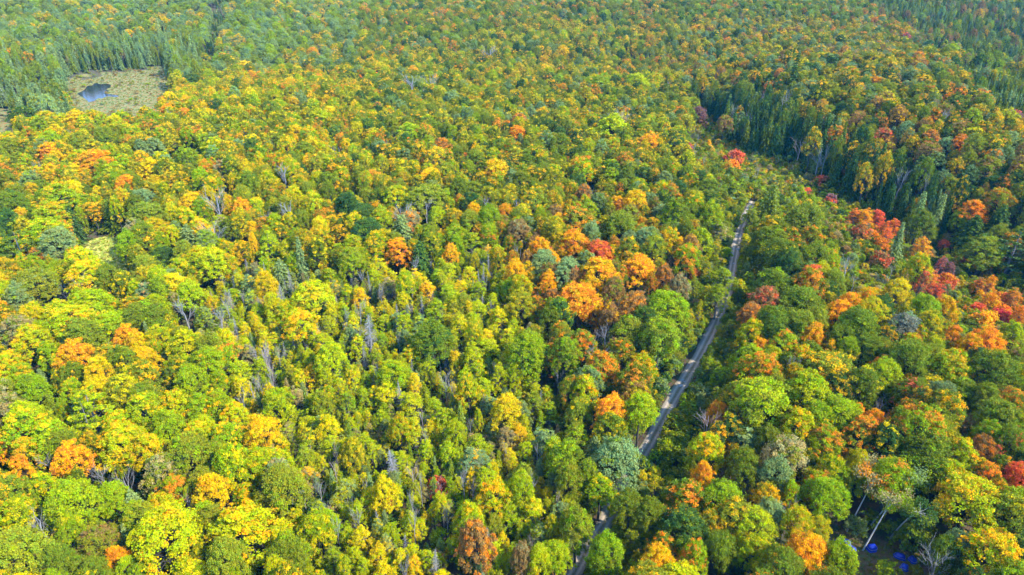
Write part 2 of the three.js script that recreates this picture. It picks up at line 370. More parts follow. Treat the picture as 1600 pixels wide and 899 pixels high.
// a leafless broadleaf: forking limbs down to twigs
function bare({ seed, R, H, low, limbs = 7, twigs = 5 }) {
  const r = rng(seed), trunk = new Wood(), wood = new Wood(), fork = V((r() - 0.5) * 0.6, low, (r() - 0.5) * 0.6), top = V((r() - 0.5) * R * 0.5, H * 0.94, (r() - 0.5) * R * 0.5);
  trunk.tube(limb(V(0, -0.6, 0), fork, 0.2, r, 3), 0.022 * H, 0.016 * H, 7);
  trunk.tube(limb(fork, top, 0.7, r, 5), 0.016 * H, 0.03, 6);
  const split = (a, b, rad, depth) => {
    wood.tube(limb(a, b, a.distanceTo(b) * 0.14, r, 3), rad, rad * 0.42, depth ? 4 : 3);
    if (depth <= 0) return;
    const dir = b.clone().sub(a), len = dir.length();
    for (let i = 0; i < twigs; i++) {
      const f = 0.3 + 0.7 * (i + r()) / twigs, s = a.clone().lerp(b, f), d = dir.clone().normalize().addScaledVector(ball(r), 0.75).add(V(0, 0.28, 0)).normalize();
      split(s, s.clone().addScaledVector(d, len * (0.36 + 0.22 * r())), Math.max(0.014, rad * 0.5), depth - 1);
    }
  };
  for (let i = 0; i < limbs; i++) {
    const a = i * 2.39996 + r(), f = r(), s = fork.clone().lerp(top, f * 0.65), e = V(Math.cos(a) * R * (0.62 + 0.36 * r()) * (1 - 0.4 * f), lerp(low + (H - low) * 0.35, H * 0.92, Math.min(1, f + 0.35 * r())), Math.sin(a) * R * (0.62 + 0.36 * r()) * (1 - 0.4 * f));
    split(s, e, 0.0042 * H, 2);
  }
  return { trunk: trunk.build(), wood: wood.build(), R, H, mid: 0.62 * H };
}
// a dead conifer: a pole with many short bare branches
function bareSpire({ seed, R, H, low, rows = 26, arms = 6 }) {
  const r = rng(seed), trunk = new Wood(), wood = new Wood();
  trunk.tube(limb(V(0, -0.5, 0), V((r() - 0.5) * 0.5, H, (r() - 0.5) * 0.5), 0.15, r, 4), 0.015 * H, 0.02, 6);
  for (let i = 0; i < rows; i++) {
    const t = i / rows, y = lerp(low, H * 0.98, t), len = R * Math.pow(1 - t, 0.7) * (0.7 + 0.5 * r());
    for (let j = 0; j < arms; j++) {
      const a = j * 1.047 + i * 0.9 + r() * 0.7, l = len * (0.5 + 0.6 * r()), e = V(Math.cos(a) * l, y - l * 0.15 + 0.25 * (r() - 0.3), Math.sin(a) * l);
      wood.tube(limb(V(0, y, 0), e, 0.15 * l, r, 2), 0.032, 0.014, 3);
      for (let k = 0; k < 4; k++) { const f = 0.35 + 0.6 * r(), s = V(0, y, 0).lerp(e, f); wood.tube([s, s.clone().add(V(Math.cos(a + (r() - 0.5) * 2.4), (r() - 0.6) * 0.7, Math.sin(a + (r() - 0.5) * 2.4)).multiplyScalar(l * 0.42))], 0.017, 0.012, 3); }
    }
  }
  return { trunk: trunk.build(), wood: wood.build(), R, H, mid: 0.6 * H };
}

const NEAR = {}, FAR = {};
const many = (n, f) => Array.from({ length: n }, (_, i) => f(i));
const share = [0.12, 0.3, 0.5];
NEAR.M = many(15, (i) => { const q = rng(4000 + i); return broadleaf({ seed: 100 + i, R: 5, H: 17, low: 3.4 + 2.4 * q(), boughs: 84 + Math.floor(24 * q()), sprays: 9, perSpray: 12, leaf: 0.31 + 0.05 * q(), turned: share[i % 3], lobe: [0.55 + 0.2 * q(), 1.1 + 0.4 * q()], ragged: 0.2 + 0.16 * q(), flat: 0.7 + 0.25 * q(), point: 0.22 * q(), up: 0.35 + 0.4 * q() }); });
FAR.M = many(9, (i) => { const q = rng(4100 + i); return broadleaf({ seed: 150 + i, R: 5, H: 17, low: 4 + 2.4 * q(), boughs: 62, sprays: 8, perSpray: 6, leaf: 0.52, turned: share[i % 3], lobe: [0.65, 1.2 + 0.4 * q()], ragged: 0.2 + 0.16 * q(), flat: 0.7 + 0.25 * q(), point: 0.22 * q() }); });
NEAR.P = many(9, (i) => broadleaf({ seed: 200 + i, R: 2.7, H: 14, low: 1.2, boughs: 64, sprays: 9, perSpray: 8, leaf: 0.25, turned: share[i % 3] * 1.2, lobe: [0.4, 0.8], flat: 1.15, ragged: 0.46, point: 0.25, up: 0.3 }));
FAR.P = many(4, (i) => broadleaf({ seed: 250 + i, R: 2.7, H: 14, low: 2.2, boughs: 30, sprays: 7, perSpray: 5, leaf: 0.56, turned: share[i % 3], lobe: [0.65, 1], flat: 1.05, ragged: 0.36, point: 0.25, up: 0.3 }));
NEAR.B = many(5, (i) => broadleaf({ seed: 300 + i, R: 1.7, H: 4, low: 0.5, boughs: 20, sprays: 8, perSpray: 7, leaf: 0.30, turned: share[i % 3], lobe: [0.5, 0.8], flat: 0.95, ragged: 0.4 }));
FAR.B = many(3, (i) => broadleaf({ seed: 330 + i, R: 1.7, H: 4, low: 0.5, boughs: 14, sprays: 6, perSpray: 5, leaf: 0.46, turned: share[i % 3], lobe: [0.55, 0.85], flat: 0.95, ragged: 0.4 }));
NEAR.S = many(4, (i) => spire({ seed: 400 + i, R: 2, H: 14, low: 0.8, whorls: 30, arms: 7, tufts: 18, leaf: 0.36 }));
FAR.S = many(3, (i) => spire({ seed: 430 + i, R: 2, H: 14, low: 0.8, whorls: 20, arms: 6, tufts: 12, leaf: 0.6 }));
NEAR.C = many(5, (i) => spire({ seed: 500 + i, R: 3.4, H: 15, low: 1.5, whorls: 26, arms: 8, tufts: 24, leaf: 0.42, droop: 0.2, power: 0.62 }));
FAR.C = many(3, (i) => spire({ seed: 530 + i, R: 3.4, H: 15, low: 1.5, whorls: 20, arms: 7, tufts: 14, leaf: 0.72, droop: 0.2, power: 0.62 }));
NEAR.N = many(3, (i) => plated({ seed: 600 + i, R: 5.4, H: 20, low: 5, leaf: 0.46 }));
FAR.N = many(2, (i) => plated({ seed: 630 + i, R: 5.4, H: 20, low: 5, leaf: 0.7, tufts: 60 }));
NEAR.D = FAR.D = many(5, (i) => bare({ seed: 700 + i, R: 3.6, H: 14, low: 4.5 }));
NEAR.K = FAR.K = many(4, (i) => bareSpire({ seed: 800 + i, R: 2, H: 12, low: 2 }));

// ---------------------------------------------------------------- leaf and bark materials
const TONE = { y: [226, 198, 6], g: [242, 186, 10], o: [242, 152, 30], r: [234, 112, 62], c: [222, 52, 70], n: [170, 128, 62], t: [178, 158, 92], l: [188, 190, 6], e: [160, 176, 8], d: [128, 138, 22], k: [82, 110, 38], v: [151, 153, 28], s: [144, 160, 86], p: [156, 108, 96], x: [150, 148, 116] };
const NAME = { y: 'yellow', g: 'golden', o: 'orange', r: 'red', c: 'crimson', n: 'rust-brown', t: 'tan', l: 'lime-yellow', e: 'yellow-green', d: 'green', k: 'dark-green', v: 'olive', s: 'grey-green', p: 'plum', x: 'grey' };
const LEAF_GAIN = 0.82;
const toneColor = (t, l = 1, h = 0) => { const q = TONE[t], c = new THREE.Color().setRGB(q[0] / 255, q[1] / 255, q[2] / 255, THREE.SRGBColorSpace).multiplyScalar(LEAF_GAIN * l); c.r *= 1 + h; c.b *= 1 - h; return c; };
const leafMaterial = (name, color) => new THREE.MeshPhysicalMaterial({ name, color, vertexColors: true, flatShading: true, side: THREE.DoubleSide, roughness: 0.92, specularIntensity: 0.08, transmission: 0.34, thickness: 0 });
const leafCache = new Map();
function leafOf(t, v) { const key = t + v; if (!leafCache.has(key)) leafCache.set(key, leafMaterial(NAME[t] + '_leaves', toneColor(t, [0.9, 1, 1.1, 0.98][v], [0.03, -0.05, 0.0, 0.07][v]))); return leafCache.get(key); }
const anyLeaf = leafMaterial('leaves', new THREE.Color(1, 1, 1));
const barkMat = new THREE.MeshStandardMaterial({ name: 'grey_bark', map: barkMap, roughness: 1, bumpMap: barkMap, bumpScale: 0.02 });
const limbMat = new THREE.MeshStandardMaterial({ name: 'dark_bark', map: barkMap, color: new THREE.Color(0.36, 0.33, 0.28), roughness: 1 });
const birchMat = new THREE.MeshStandardMaterial({ name: 'white_bark', map: birchMap, color: new THREE.Color(0.7, 0.7, 0.68), roughness: 0.8 });
const deadMat = new THREE.MeshStandardMaterial({ name: 'weathered_wood', map: weatheredMap, color: new THREE.Color(0.5, 0.48, 0.46), roughness: 1 });
const duskMat = new THREE.MeshStandardMaterial({ name: 'dead_twigs', map: weatheredMap, color: new THREE.Color(0.62, 0.50, 0.46), roughness: 1 });
const KIND = {
  M: { name: 'maple_tree', word: 'maple', wood: limbMat, forest: 'maple_forest' }, P: { name: 'aspen_tree', word: 'aspen', wood: barkMat, forest: 'aspen_forest' },
  B: { name: 'shrub', word: 'shrub', wood: limbMat, forest: 'undergrowth' }, S: { name: 'spruce_tree', word: 'spruce', wood: limbMat, forest: 'spruce_forest' },
  C: { name: 'hemlock_tree', word: 'hemlock', wood: limbMat, forest: 'hemlock_forest' }, N: { name: 'pine_tree', word: 'pine', wood: barkMat, forest: 'pine_forest' },
  D: { name: 'dead_tree', word: 'leafless tree', wood: deadMat, forest: 'dead_forest' }, K: { name: 'dead_spruce', word: 'dead spruce', wood: deadMat, forest: 'dead_spruce_forest' },
};

// ---------------------------------------------------------------- the trees one can tell apart in the photograph: kind, leaf colours (leaf, turned leaf, how much has turned), pixel of the crown's middle, its width in pixels
const SEEN = `
M eg2 98 314 62; M eg2 78 345 60; M dk1 20 322 62; M ey2 69 369 58; N dk 30 388 66; M sv1 93 386 54; M no2 57 405 32; C dk 172 334 34; C ks 115 352 34; C ky 140 354 36; M tv2 213 366 42; M ed1 203 391 38;
M vd1 229 337 58; M sv1 223 312 44; M gy3 299 324 36; M lg2 293 347 46; D x 344 332 42; M lt2 346 352 36; M go2 378 334 38; D x 452 342 40; D x 334 374 42; C sd 297 378 44; S s 470 408 26; K x 388 425 14; M ly2 331 416 60;
M le2 294 460 54; D x 290 484 38; D x 132 458 32; D x 103 460 22; M vs1 54 449 70; M lg3 135 437 62; M lg2 128 413 58; M ey1 90 425 38; M le2 10 469 44; M go2 8 495 36; M ey2 100 490 78; M el2 152 485 62; M de1 223 490 86;
M lg2 110 516 72; M go3 196 534 44; M vd1 135 534 60; M tv2 30 520 58; M lg2 51 546 60; M go3 120 560 66; C sd 153 546 36; S sk 233 531 22; S sd 290 550 20; M eo2 350 563 48; D x 347 509 30; M lg3 470 516 54; P yl 402 516 24;
M ly2 493 465 68; K x 440 468 24; M le2 519 567 54; P le 420 388 51; C sv 440 432 40; M lg1 250 452 46; P ly 372 392 39; P ly 452 396 42; P el 530 402 46; M ve1 330 560 56; P se 262 566 35; P ve 250 590 35; M ed1 300 604 60;
M og3 624 398 42; C kd 658 406 44; D x 631 336 42; M to2 640 346 34; D x 668 334 28; M ld1 682 347 28; M kd1 574 366 58; C sd 628 364 52; M kd1 564 334 60; P gy 692 381 28; M go2 705 400 26; M ve1 665 310 70; M el1 763 348 44;
M og3 790 349 28; D x 759 330 26; D x 807 337 30; M vg2 834 330 48; M vo2 901 343 74; M nt2 813 370 44; D x 810 402 30; M og3 896 391 48; M ro2 935 401 42; M go2 844 398 48; M ng2 824 411 26; M sv1 851 424 50; M sd1 884 438 46;
M nr1 901 446 38; M go2 935 436 68; M nv2 857 438 36; M og2 901 470 72; M og3 932 488 38; M no2 864 472 34; M lg2 817 459 38; M go3 996 424 56; M no2 1036 434 38; M tn2 1060 452 40; M nv2 959 469 42; M no2 989 491 48; M ed1 1046 490 72;
M sv1 1013 378 56; M sd1 1040 338 50; M gy2 994 326 46; M go2 1001 357 28; M vd1 969 357 58; M de2 1053 348 52; M vg2 982 398 42; M ge2 1046 384 46; C ks 932 378 30; K x 578 524 36; P le 699 428 46; P ly 733 437 40; P le 776 401 39;
P el 739 382 46; P ly 780 445 35; P le 712 479 48; P el 749 486 49; P ly 780 502 44; P el 678 499 46; P ly 719 516 49; P le 763 545 48; P ly 793 530 42; P le 700 462 40; P el 735 512 44; M dk1 675 538 64; C ts 830 523 34; C kd 884 560 48;
M dv1 857 506 46; D x 936 560 44; D x 948 534 34; M ge3 1003 573 52; M ve1 979 518 62; M ve2 1030 538 68; M ev1 827 557 68; P yg 665 455 39; P yg 652 436 34; P yg 557 469 39; P ly 591 425 42; M le2 612 592 52; P ey 645 560 39; P ve 590 560 35;
M ld2 1090 381 50; M le2 1110 344 46; M eo2 1075 411 44; B or 1087 432 18; P de 1127 437 52; P vt 1126 361 42; P de 1121 469 44; B ly 1156 453 20; C ds 1202 322 46; P vd 1172 336 34; M dv1 1256 340 64; M dg2 1208 362 56; M de1 1203 382 62;
M dy1 1215 402 62; M vo2 1266 378 48; M de1 1269 405 62; M eo2 1293 421 34; M or3 1271 446 42; M de1 1208 446 58; M kd1 1229 424 48; M nr2 1195 479 44; M no2 1178 499 42; M lg2 1171 529 50; M og3 1186 549 36; M ed1 1171 565 58; M dk1 1205 516 62;
M dv1 1252 472 76; M go3 1332 487 44; M go3 1310 500 48; M de1 1340 519 74; M de1 1313 534 52; M ve1 1249 520 62; M go2 1262 533 44; M xs1 1408 517 58; M ed1 1441 490 56; M gy2 1479 487 42; M gy2 1364 466 44; M ys1 1401 470 50;
P or 1336 340 30; P og 1352 346 32; P ro 1372 346 32; P or 1392 358 34; P on 1350 362 26; P ro 1384 372 24; B og 1364 368 22; B nr 1343 368 28; B nr 1374 411 28; B or 1377 388 22; P og 1438 391 32; B rp 1478 384 18; M lg2 1435 425 40; P pr 1470 420 28; P pn 1482 426 24; B rp 1497 410 18; P rn 1436 446 32; P ro 1452 440 34; P rn 1464 456 30; B or 1478 446 28;
P no 1532 448 26; P og 1546 450 26; B ro 1526 453 24; B og 1548 479 28; P on 1583 465 30; B or 1570 472 28; B or 1570 490 24; B cr 1568 502 28; P or 1590 497 32; B ro 1527 487 24; B og 1534 502 34; S sd 1404 378 26; D x 1323 418 28; M gv2 1435 326 34;
M dk1 1435 351 48; M og2 1522 329 48; M ev1 1499 341 28; C kd 1516 357 52; C kd 1560 346 48; M vk1 1539 391 62; N ks 1586 388 56; M og2 1539 543 60; M go2 1512 557 44; M og3 1484 536 32; M lv2 1580 536 50; M vg2 1296 577 82; M dv1 1418 570 78;
M dy1 1354 551 58; M eg2 1476 585 70; M dv1 1545 592 76; M de1 1500 615 60; M dn1 1590 566 54; M ld1 1384 596 60;
M lv2 1183 641 84; M og2 1119 647 36; D p 1107 668 50; M lg2 1107 712 58; P sd 1161 700 62; M le2 1259 626 90; M lg2 1242 684 64; M ed1 1310 652 80; M og3 1340 650 26; M og3 1362 665 38; D x 1381 640 38; M dy1 1354 613 58; M dr1 1424 622 62;
M dg2 1475 655 70; M eo2 1424 682 88; M de1 1445 719 92; M nt2 1512 671 44; M dv1 1556 663 80; M dr1 1573 706 56; M no2 1532 714 44; M ro2 1586 759 50; M lg2 1499 722 64; M lg2 1512 789 104; M ey2 1478 752 58; M ed1 1583 800 66;
M lg3 1549 872 90; M sd1 1495 852 46; M dk1 1470 868 46; M tv2 1229 718 76; M sd1 1206 752 56; M dv1 1161 744 56; M eo2 1290 699 64; M ey2 1303 736 64; M ed1 1290 776 70; M go3 1094 761 44; M ed1 1123 776 66; M vg2 1144 810 78; M lv2 1172 830 68;
D x 1232 800 28; M sv1 1207 808 60; M go2 1262 868 74; M ed1 1314 893 64; M eo2 1080 887 50; M ey2 1175 868 60; M gv2 1196 782 52; D x 1468 892 52; B sd 1340 824 30; B dk 1424 842 44; B kd 1440 838 40; M lg2 1240 830 50; M de1 1130 868 60;
P yl 608 620 48; P ly 641 637 51; M yg1 790 640 56; M og3 955 651 52; M le2 1000 650 54; M lg2 915 620 48; C kd 950 622 34; M lg2 732 614 42; P ve 834 634 51; M sd1 964 718 84; K x 619 733 34; B rp 684 766 34; K x 692 792 22; B nr 603 790 26;
M no2 746 866 70; M nt2 813 882 36; B tn 682 878 28; M ve1 891 755 50; M ey2 938 765 54; M ve2 901 830 66; P el 867 711 51; P ve 817 748 53; M lg1 732 816 48; M ly1 844 880 44; M le2 868 868 50; M ed1 948 873 62; M dv1 986 800 54; M de1 1019 807 54;
M gy2 1026 887 62; P yl 564 853 49; P ly 645 868 36; P yl 590 880 44; P le 640 820 40; P el 700 712 48; P ve 745 700 48; P ly 650 690 51; P yl 620 672 48; P le 690 660 49; P el 575 700 44; P ve 540 640 39; P le 760 760 49; P el 800 810 48;
P ve 770 830 40; P le 680 640 39; P ev 860 650 39; P ve 900 690 54; B de 1050 666 30; B de 1062 690 32; B ed 1040 706 30; B ly 1022 742 22; B ed 1075 640 28; B dk 1085 660 30; B sd 1096 620 28; P de 1120 598 32; P ve 1104 572 30; B de 1060 720 34;
S ds 720 660 26; S sd 580 765 22; S ds 705 740 20; S ds 640 800 20; S ds 545 690 22; S sd 520 755 20; S sd 350 820 18; S ds 480 640 22;
N ey 142 636 92; N ed 134 672 50; M vt2 17 620 54; M tv2 17 652 52; M ed1 57 613 48; M eg2 40 684 80; M go3 6 713 28; M ey2 84 692 78; M lg2 189 690 84; M lg3 237 715 62; M ey2 229 646 74; M lg2 277 637 62; M ed1 260 684 56; B or 241 674 16;
M go3 118 726 58; M de1 100 703 58; D x 78 735 34; D x 161 750 34; D x 203 762 36; M ve1 294 716 78; M ey2 361 739 70; M lg2 308 688 50; M lg2 364 656 46; M gy3 408 678 62; M go3 40 752 38; M ed1 118 783 90; M ey2 27 802 58;
M eo3 273 765 54; M yg3 337 781 58; M lg2 256 799 52; M ey1 320 808 56; D x 294 804 32; C sd 213 798 44; M ev1 178 778 52; D s 74 834 60; M ey1 108 836 46; M vn2 155 850 70; M lg1 260 860 110; M lg2 385 836 114; M ve1 442 776 80; M ve1 361 888 74;
M de1 449 872 64; M ve1 37 868 94; M go3 189 884 44; S sd 196 858 32; M ey2 410 738 60; M le2 430 640 48; M ey2 70 770 50; P ve 480 720 44; P ly 440 700 40; M ey2 500 830 56; P ve 520 880 44; M dv1 100 890 60;
M oe2 20 88 24; M vo2 46 96 22; M no2 75 94 20; M eo2 275 56 18; M lg2 271 71 18; M go3 290 166 24; M go3 289 181 24; M vo2 233 206 32; M go3 78 240 38; M go3 148 256 58; M go2 263 179 24; M go3 202 290 44; M lg2 14 206 42; M kd1 35 186 42;
M lg2 75 190 42; M go3 395 126 22; M go3 499 126 22; M go2 489 87 18; D x 445 284 36; D x 530 240 30; M tn2 348 267 38; B nr 192 240 18; M gy2 120 190 44; M gy2 380 100 34; M eo2 352 97 20; M kd1 297 126 40; M vo2 140 78 20; M vo2 163 93 16;
D s 766 84 36; D x 645 132 34; D x 675 129 30; M gy2 672 281 42; M gy3 776 271 46; M or2 729 251 18; M og2 807 213 30; M no2 810 197 28; M le1 955 202 72; M og3 1013 229 34; M go2 645 119 22; M og2 689 172 18; M nr2 592 175 20; M le1 996 132 44;
M lg2 1023 126 28; D x 969 192 30; M on2 692 240 30; B rn 619 230 18; M sd1 705 159 34; M lg2 729 182 26; M lg1 570 58 24; M gy2 880 85 24; M sd1 560 120 26; M el1 940 130 40; M go3 900 270 28; M el1 640 210 44; M le2 500 190 40;
D x 1281 246 34; D t 1250 230 28; P tv 1219 218 26; S kd 1239 118 24; C sd 1158 190 38; C kd 1202 130 32; M ov2 1310 216 38; M pn1 1090 179 32; B pr 1073 234 22; M go2 1063 183 28; M pr1 1414 62 20; M rn1 1462 88 18; M lg2 1320 64 16; M le1 1485 78 22;
M pr2 1580 187 34; D x 1478 190 28; M ev1 1519 196 38; M on2 1500 229 32; M rn2 1420 60 16; M og2 1370 130 30; M eo2 1330 118 32; M nv2 1130 200 30; M go2 1090 45 24; M nr2 1380 215 34; M nv2 1450 240 40; M vn2 1545 262 44; B rn 1286 284 22; B pr 1298 316 20; B rn 1258 302 18; B or 1146 262 20; P ly 1240 322 22; B rp 1148 250 26;
`;

// ---------------------------------------------------------------- the stands that fill the rest, as areas on the land: [kind, leaf colours, turned colours, least and greatest crown radius, weight]
const CANOPY = 13;
const stand = (name, text, mix, pack = 0.68, tall = 1) => ({ tall, name, poly: outline(text, text.includes('^') ? 0 : CANOPY), mix, pack });
const STANDS = [
  stand('wet shrubs', '1092,168 1112,192 1130,212 1150,236 1182,250 1210,256 1270,271 1312,280 1370,300 1420,326 1470,360 1520,398 1600,446 1720,510 1720,580^ 1600,528^ 1500,500^ 1420,468^ 1335,432^ 1292,387^ 1225,338^ 1165,318^ 1130,292^ 1100,262^ 1072,222^ 1066,190^', [['B', 'eeddvvvlgetvtnv', 'yegoyvnv', 1.3, 2.3, 6], ['P', 'vvesdgt', 'yegtn', 1.5, 2.2, 1.6], ['S', 'ddsv', 'dk', 0.8, 1.3, 0.9], ['D', 'x', 'x', 1.2, 1.8, 0.25]], 0.62, 0.62),
  stand('shaded edge', '1092,168 1112,192 1130,212 1150,236 1182,250 1210,256 1270,271 1312,280 1370,300 1420,326 1470,360 1520,398 1600,446 1720,510 1720,452 1600,396 1500,316 1430,276 1370,248 1320,226 1270,212 1220,196 1170,174 1120,150 1080,128', [['C', 'kkdks', 'kd', 2.6, 4, 4], ['S', 'kkd', 'kd', 1.6, 2.4, 2], ['M', 'kdkv', 'dvg', 3.2, 4.4, 1.3], ['D', 'x', 'x', 2, 3, 0.3]], 0.5, 1.5),
  stand('pond conifers', '-60,60 0,72 60,84 120,70 180,58 240,48 300,50 318,75 316,112 300,130 268,112 252,102 228,106 190,110 150,111 112,116 94,128 96,150 118,172 104,190 60,182 20,168 -60,166', [['S', 'dsssdsk', 'ds', 1.4, 2.7, 3], ['C', 'sdsdvs', 'ds', 2, 3.6, 3.4], ['M', 'sdsv', 'esv', 3, 4.4, 1.8], ['P', 'vsts', 'evs', 1.8, 3, 1.2], ['K', 'x', 'x', 1, 1.6, 0.12]], 0.62, 1.42),
  stand('far swamp', '1380,-80 1740,-80 1740,210 1600,196 1520,130 1470,80 1420,46 1370,20', [['S', 'dsskdv', 'sd', 1.3, 2, 4], ['C', 'dskd', 'sd', 2, 3, 2], ['P', 'vstel', 'vey', 2, 3, 1.2], ['B', 'tvnr', 'tn', 1.6, 2.4, 0.7], ['M', 'vsdnk', 'egn', 3, 4.4, 0.6]], 0.64),
  stand('far cut', '318,60 340,-60 362,-60 330,105 318,105', [['B', 'dvt', 'vt', 1.4, 2, 1], ['S', 'ks', 'kd', 1.4, 2, 1]], 0.8),
  stand('far wood', '-300,-120 560,-120 560,96 470,112 330,110 318,75 300,50 240,48 180,58 120,70 60,84 0,72 -300,60', [['M', 'sdsdsvsveessds', 'evgse', 3.8, 5.4, 6], ['C', 'kds', 'dk', 2.6, 3.6, 0.5], ['P', 'svd', 'ev', 2.6, 3.6, 0.8]], 0.68),
  stand('far top', '560,-120 1400,-120 1400,30 1060,36 860,30 700,70 560,96', [['M', 'dvdsvdekvsdv', 'evgdo', 3.7, 5.2, 6], ['C', 'kds', 'dk', 2.6, 3.6, 0.5]], 0.68),
  stand('lowland aspens', '330,402 400,380 470,386 560,410 640,408 690,376 745,366 792,386 822,520 870,600 880,680 890,740 930,830 900,900 880,1000 470,1000 470,880 440,800 430,700 350,640 352,560 290,500 300,440', [['P', 'llleylleveslytsl', 'ylylygl', 1.8, 3.1, 8], ['C', 'stsv', 'stv', 1.1, 1.7, 1.6], ['S', 'sdsdv', 'sd', 0.8, 1.3, 1.2], ['K', 'x', 'x', 0.7, 1.4, 1.3], ['D', 'xst', 'x', 1.1, 2.0, 1.2], ['M', 'elelyv', 'ygyl', 2.6, 3.6, 0.7], ['B', 'tvsn', 'tn', 1.4, 2, 0.7]], 0.47),
  stand('yellow maples', '-400,440 300,440 290,500 352,560 350,640 430,700 440,800 470,880 470,1000 -400,1000', [['M', 'eeelyevdeed', 'yygylgg', 2.6, 5, 7], ['M', 'svvd', 'vet', 3.2, 4.6, 1.5], ['C', 'sdk', 'sd', 2, 3, 0.6], ['D', 'x', 'x', 1.8, 2.8, 0.3]], 0.6),
  stand('west hill', '-400,150 20,170 104,192 160,174 236,160 268,140 300,130 330,110 470,112 560,130 570,250 520,380 400,380 330,402 300,440 -400,440', [['M', 'eedleyvedvvd', 'gygygoy', 2.5, 4.7, 7], ['M', 'sdkv', 'edv', 3.4, 4.6, 1.2], ['D', 'x', 'x', 2, 3, 0.12], ['C', 'kd', 'dk', 2.4, 3.2, 0.25]], 0.6),
  stand('orange maples', '700,300 1080,300 1110,430 1080,600 900,640 860,590 822,520 792,386 740,366', [['M', 'vvvvdgnvedv', 'gogygono', 2.6, 4.8, 7], ['M', 'sdkv', 'ved', 3.4, 4.4, 1.6], ['D', 'x', 'x', 1.8, 2.8, 0.25]], 0.6),
  stand('middle hill', '470,112 560,96 700,70 860,30 1000,34 1040,100 1060,175 1100,262 1128,300 1140,420 1110,430 1080,300 700,300 690,376 640,408 560,410 520,380 570,250 560,130', [['M', 'evdvevdekdvdevd', 'gygvgyvgyo', 2.6, 4.8, 8], ['M', 'sdk', 'dv', 3.4, 4.6, 1.6], ['D', 'x', 'x', 1.8, 2.8, 0.12]], 0.6),
  stand('east wood', '1000,34 1060,36 1400,30 1420,46 1470,80 1520,130 1600,196 1740,230 1740,440 1580,380 1500,330 1420,296 1330,262 1232,225 1160,205 1110,175 1085,150 1040,100', [['M', 'vdvkdvdsvkvvnd', 'vgygvoyg', 2.7, 4.9, 8], ['C', 'kds', 'kd', 2.4, 3.4, 1], ['M', 'sks', 'ds', 3.4, 4.4, 1.2], ['D', 'x', 'x', 2, 3, 0.15], ['M', 'nnt', 'nt', 3, 4, 0.25]], 0.6),
  stand('south-east maples', '1128,300 1160,318 1225,335 1292,385 1335,430 1420,470 1500,505 1600,520 1900,560 1900,1100 800,1100 900,900 930,830 1010,700 1080,600 1130,480', [['M', 'devvdevlvekd', 'ygygogyo', 2.7, 5.1, 8], ['M', 'sdkv', 'edv', 3.4, 4.6, 1.4], ['D', 'x', 'x', 1.8, 2.8, 0.12]], 0.6),
];
const ANYWHERE = { name: 'wood', mix: [['M', 'dvevd', 'yge', 3.8, 5.2, 6], ['C', 'kds', 'dk', 2.6, 3.4, 0.6]], pack: 0.68 };

// ---------------------------------------------------------------- placing
const trees = [], cells = new Map(), CELL = 8;
const cellKey = (x, z) => Math.floor(x / CELL) * 100003 + Math.floor(z / CELL);
function near(x, z, reach, f) {
  const k = Math.ceil(reach / CELL), cx = Math.floor(x / CELL), cz = Math.floor(z / CELL);
  for (let i = -k; i <= k; i++) for (let j = -k; j <= k; j++) for (const t of cells.get((cx + i) * 100003 + cz + j) ?? []) if (f(t)) return t;
  return null;
}
const HEIGHT = { M: (r) => 10.4 + 1.3 * r, P: (r) => 7 + 1.3 * r, B: (r) => 1.2 + 1.9 * r, S: (r) => 3 + 5.6 * r, C: (r) => 5 + 2.3 * r, N: (r) => 12 + 1.6 * r, D: (r) => 8 + 1.9 * r, K: (r) => 6 + 3.4 * r };
const MID = { M: 0.66, P: 0.64, B: 0.55, S: 0.55, C: 0.55, N: 0.62, D: 0.66, K: 0.55 };
function plant(t) {
  trees.push(t);
  const k = cellKey(t.x, t.z);
  if (!cells.has(k)) cells.set(k, []);
  cells.get(k).push(t);
  return t;
}
const dice = rng(2024);
for (const line of SEEN.split(';')) {
  const q = line.trim().split(/\s+/);
  if (q.length < 5) continue;
  const [kind, tones, px, py, w] = [q[0], q[1], Number(q[2]), Number(q[3]), Number(q[4])];
  let r = 4, h = 15, p;
  for (let i = 0; i < 3; i++) {
    h = HEIGHT[kind](r);
    p = at(px, py, h * MID[kind]);
    r = clamp(((w * (kind === 'P' ? 0.8 : kind === 'M' ? 0.92 : 1.0)) / 2) * pixelOf(V(p.x, p.y + h * MID[kind], p.z)).depth / FOCAL, 0.7, 8);
  }
  h = HEIGHT[kind](Math.min(r, 6)) * (0.95 + 0.1 * dice());
  if (kind !== 'B' && [marshRing, bogRing, meadowRing, campRing].some((g) => inside(g, p.x, p.z))) continue;
  const letters = tones.replace(/\d/g, '');
  plant({ kind, base: letters[0], turned: letters[1] ?? letters[0], much: /\d/.test(tones) ? Number(tones.at(-1)) - 1 : -1, x: p.x, z: p.z, r, h, seen: true });
}
const pick = (list) => list[Math.floor(dice() * list.length)];
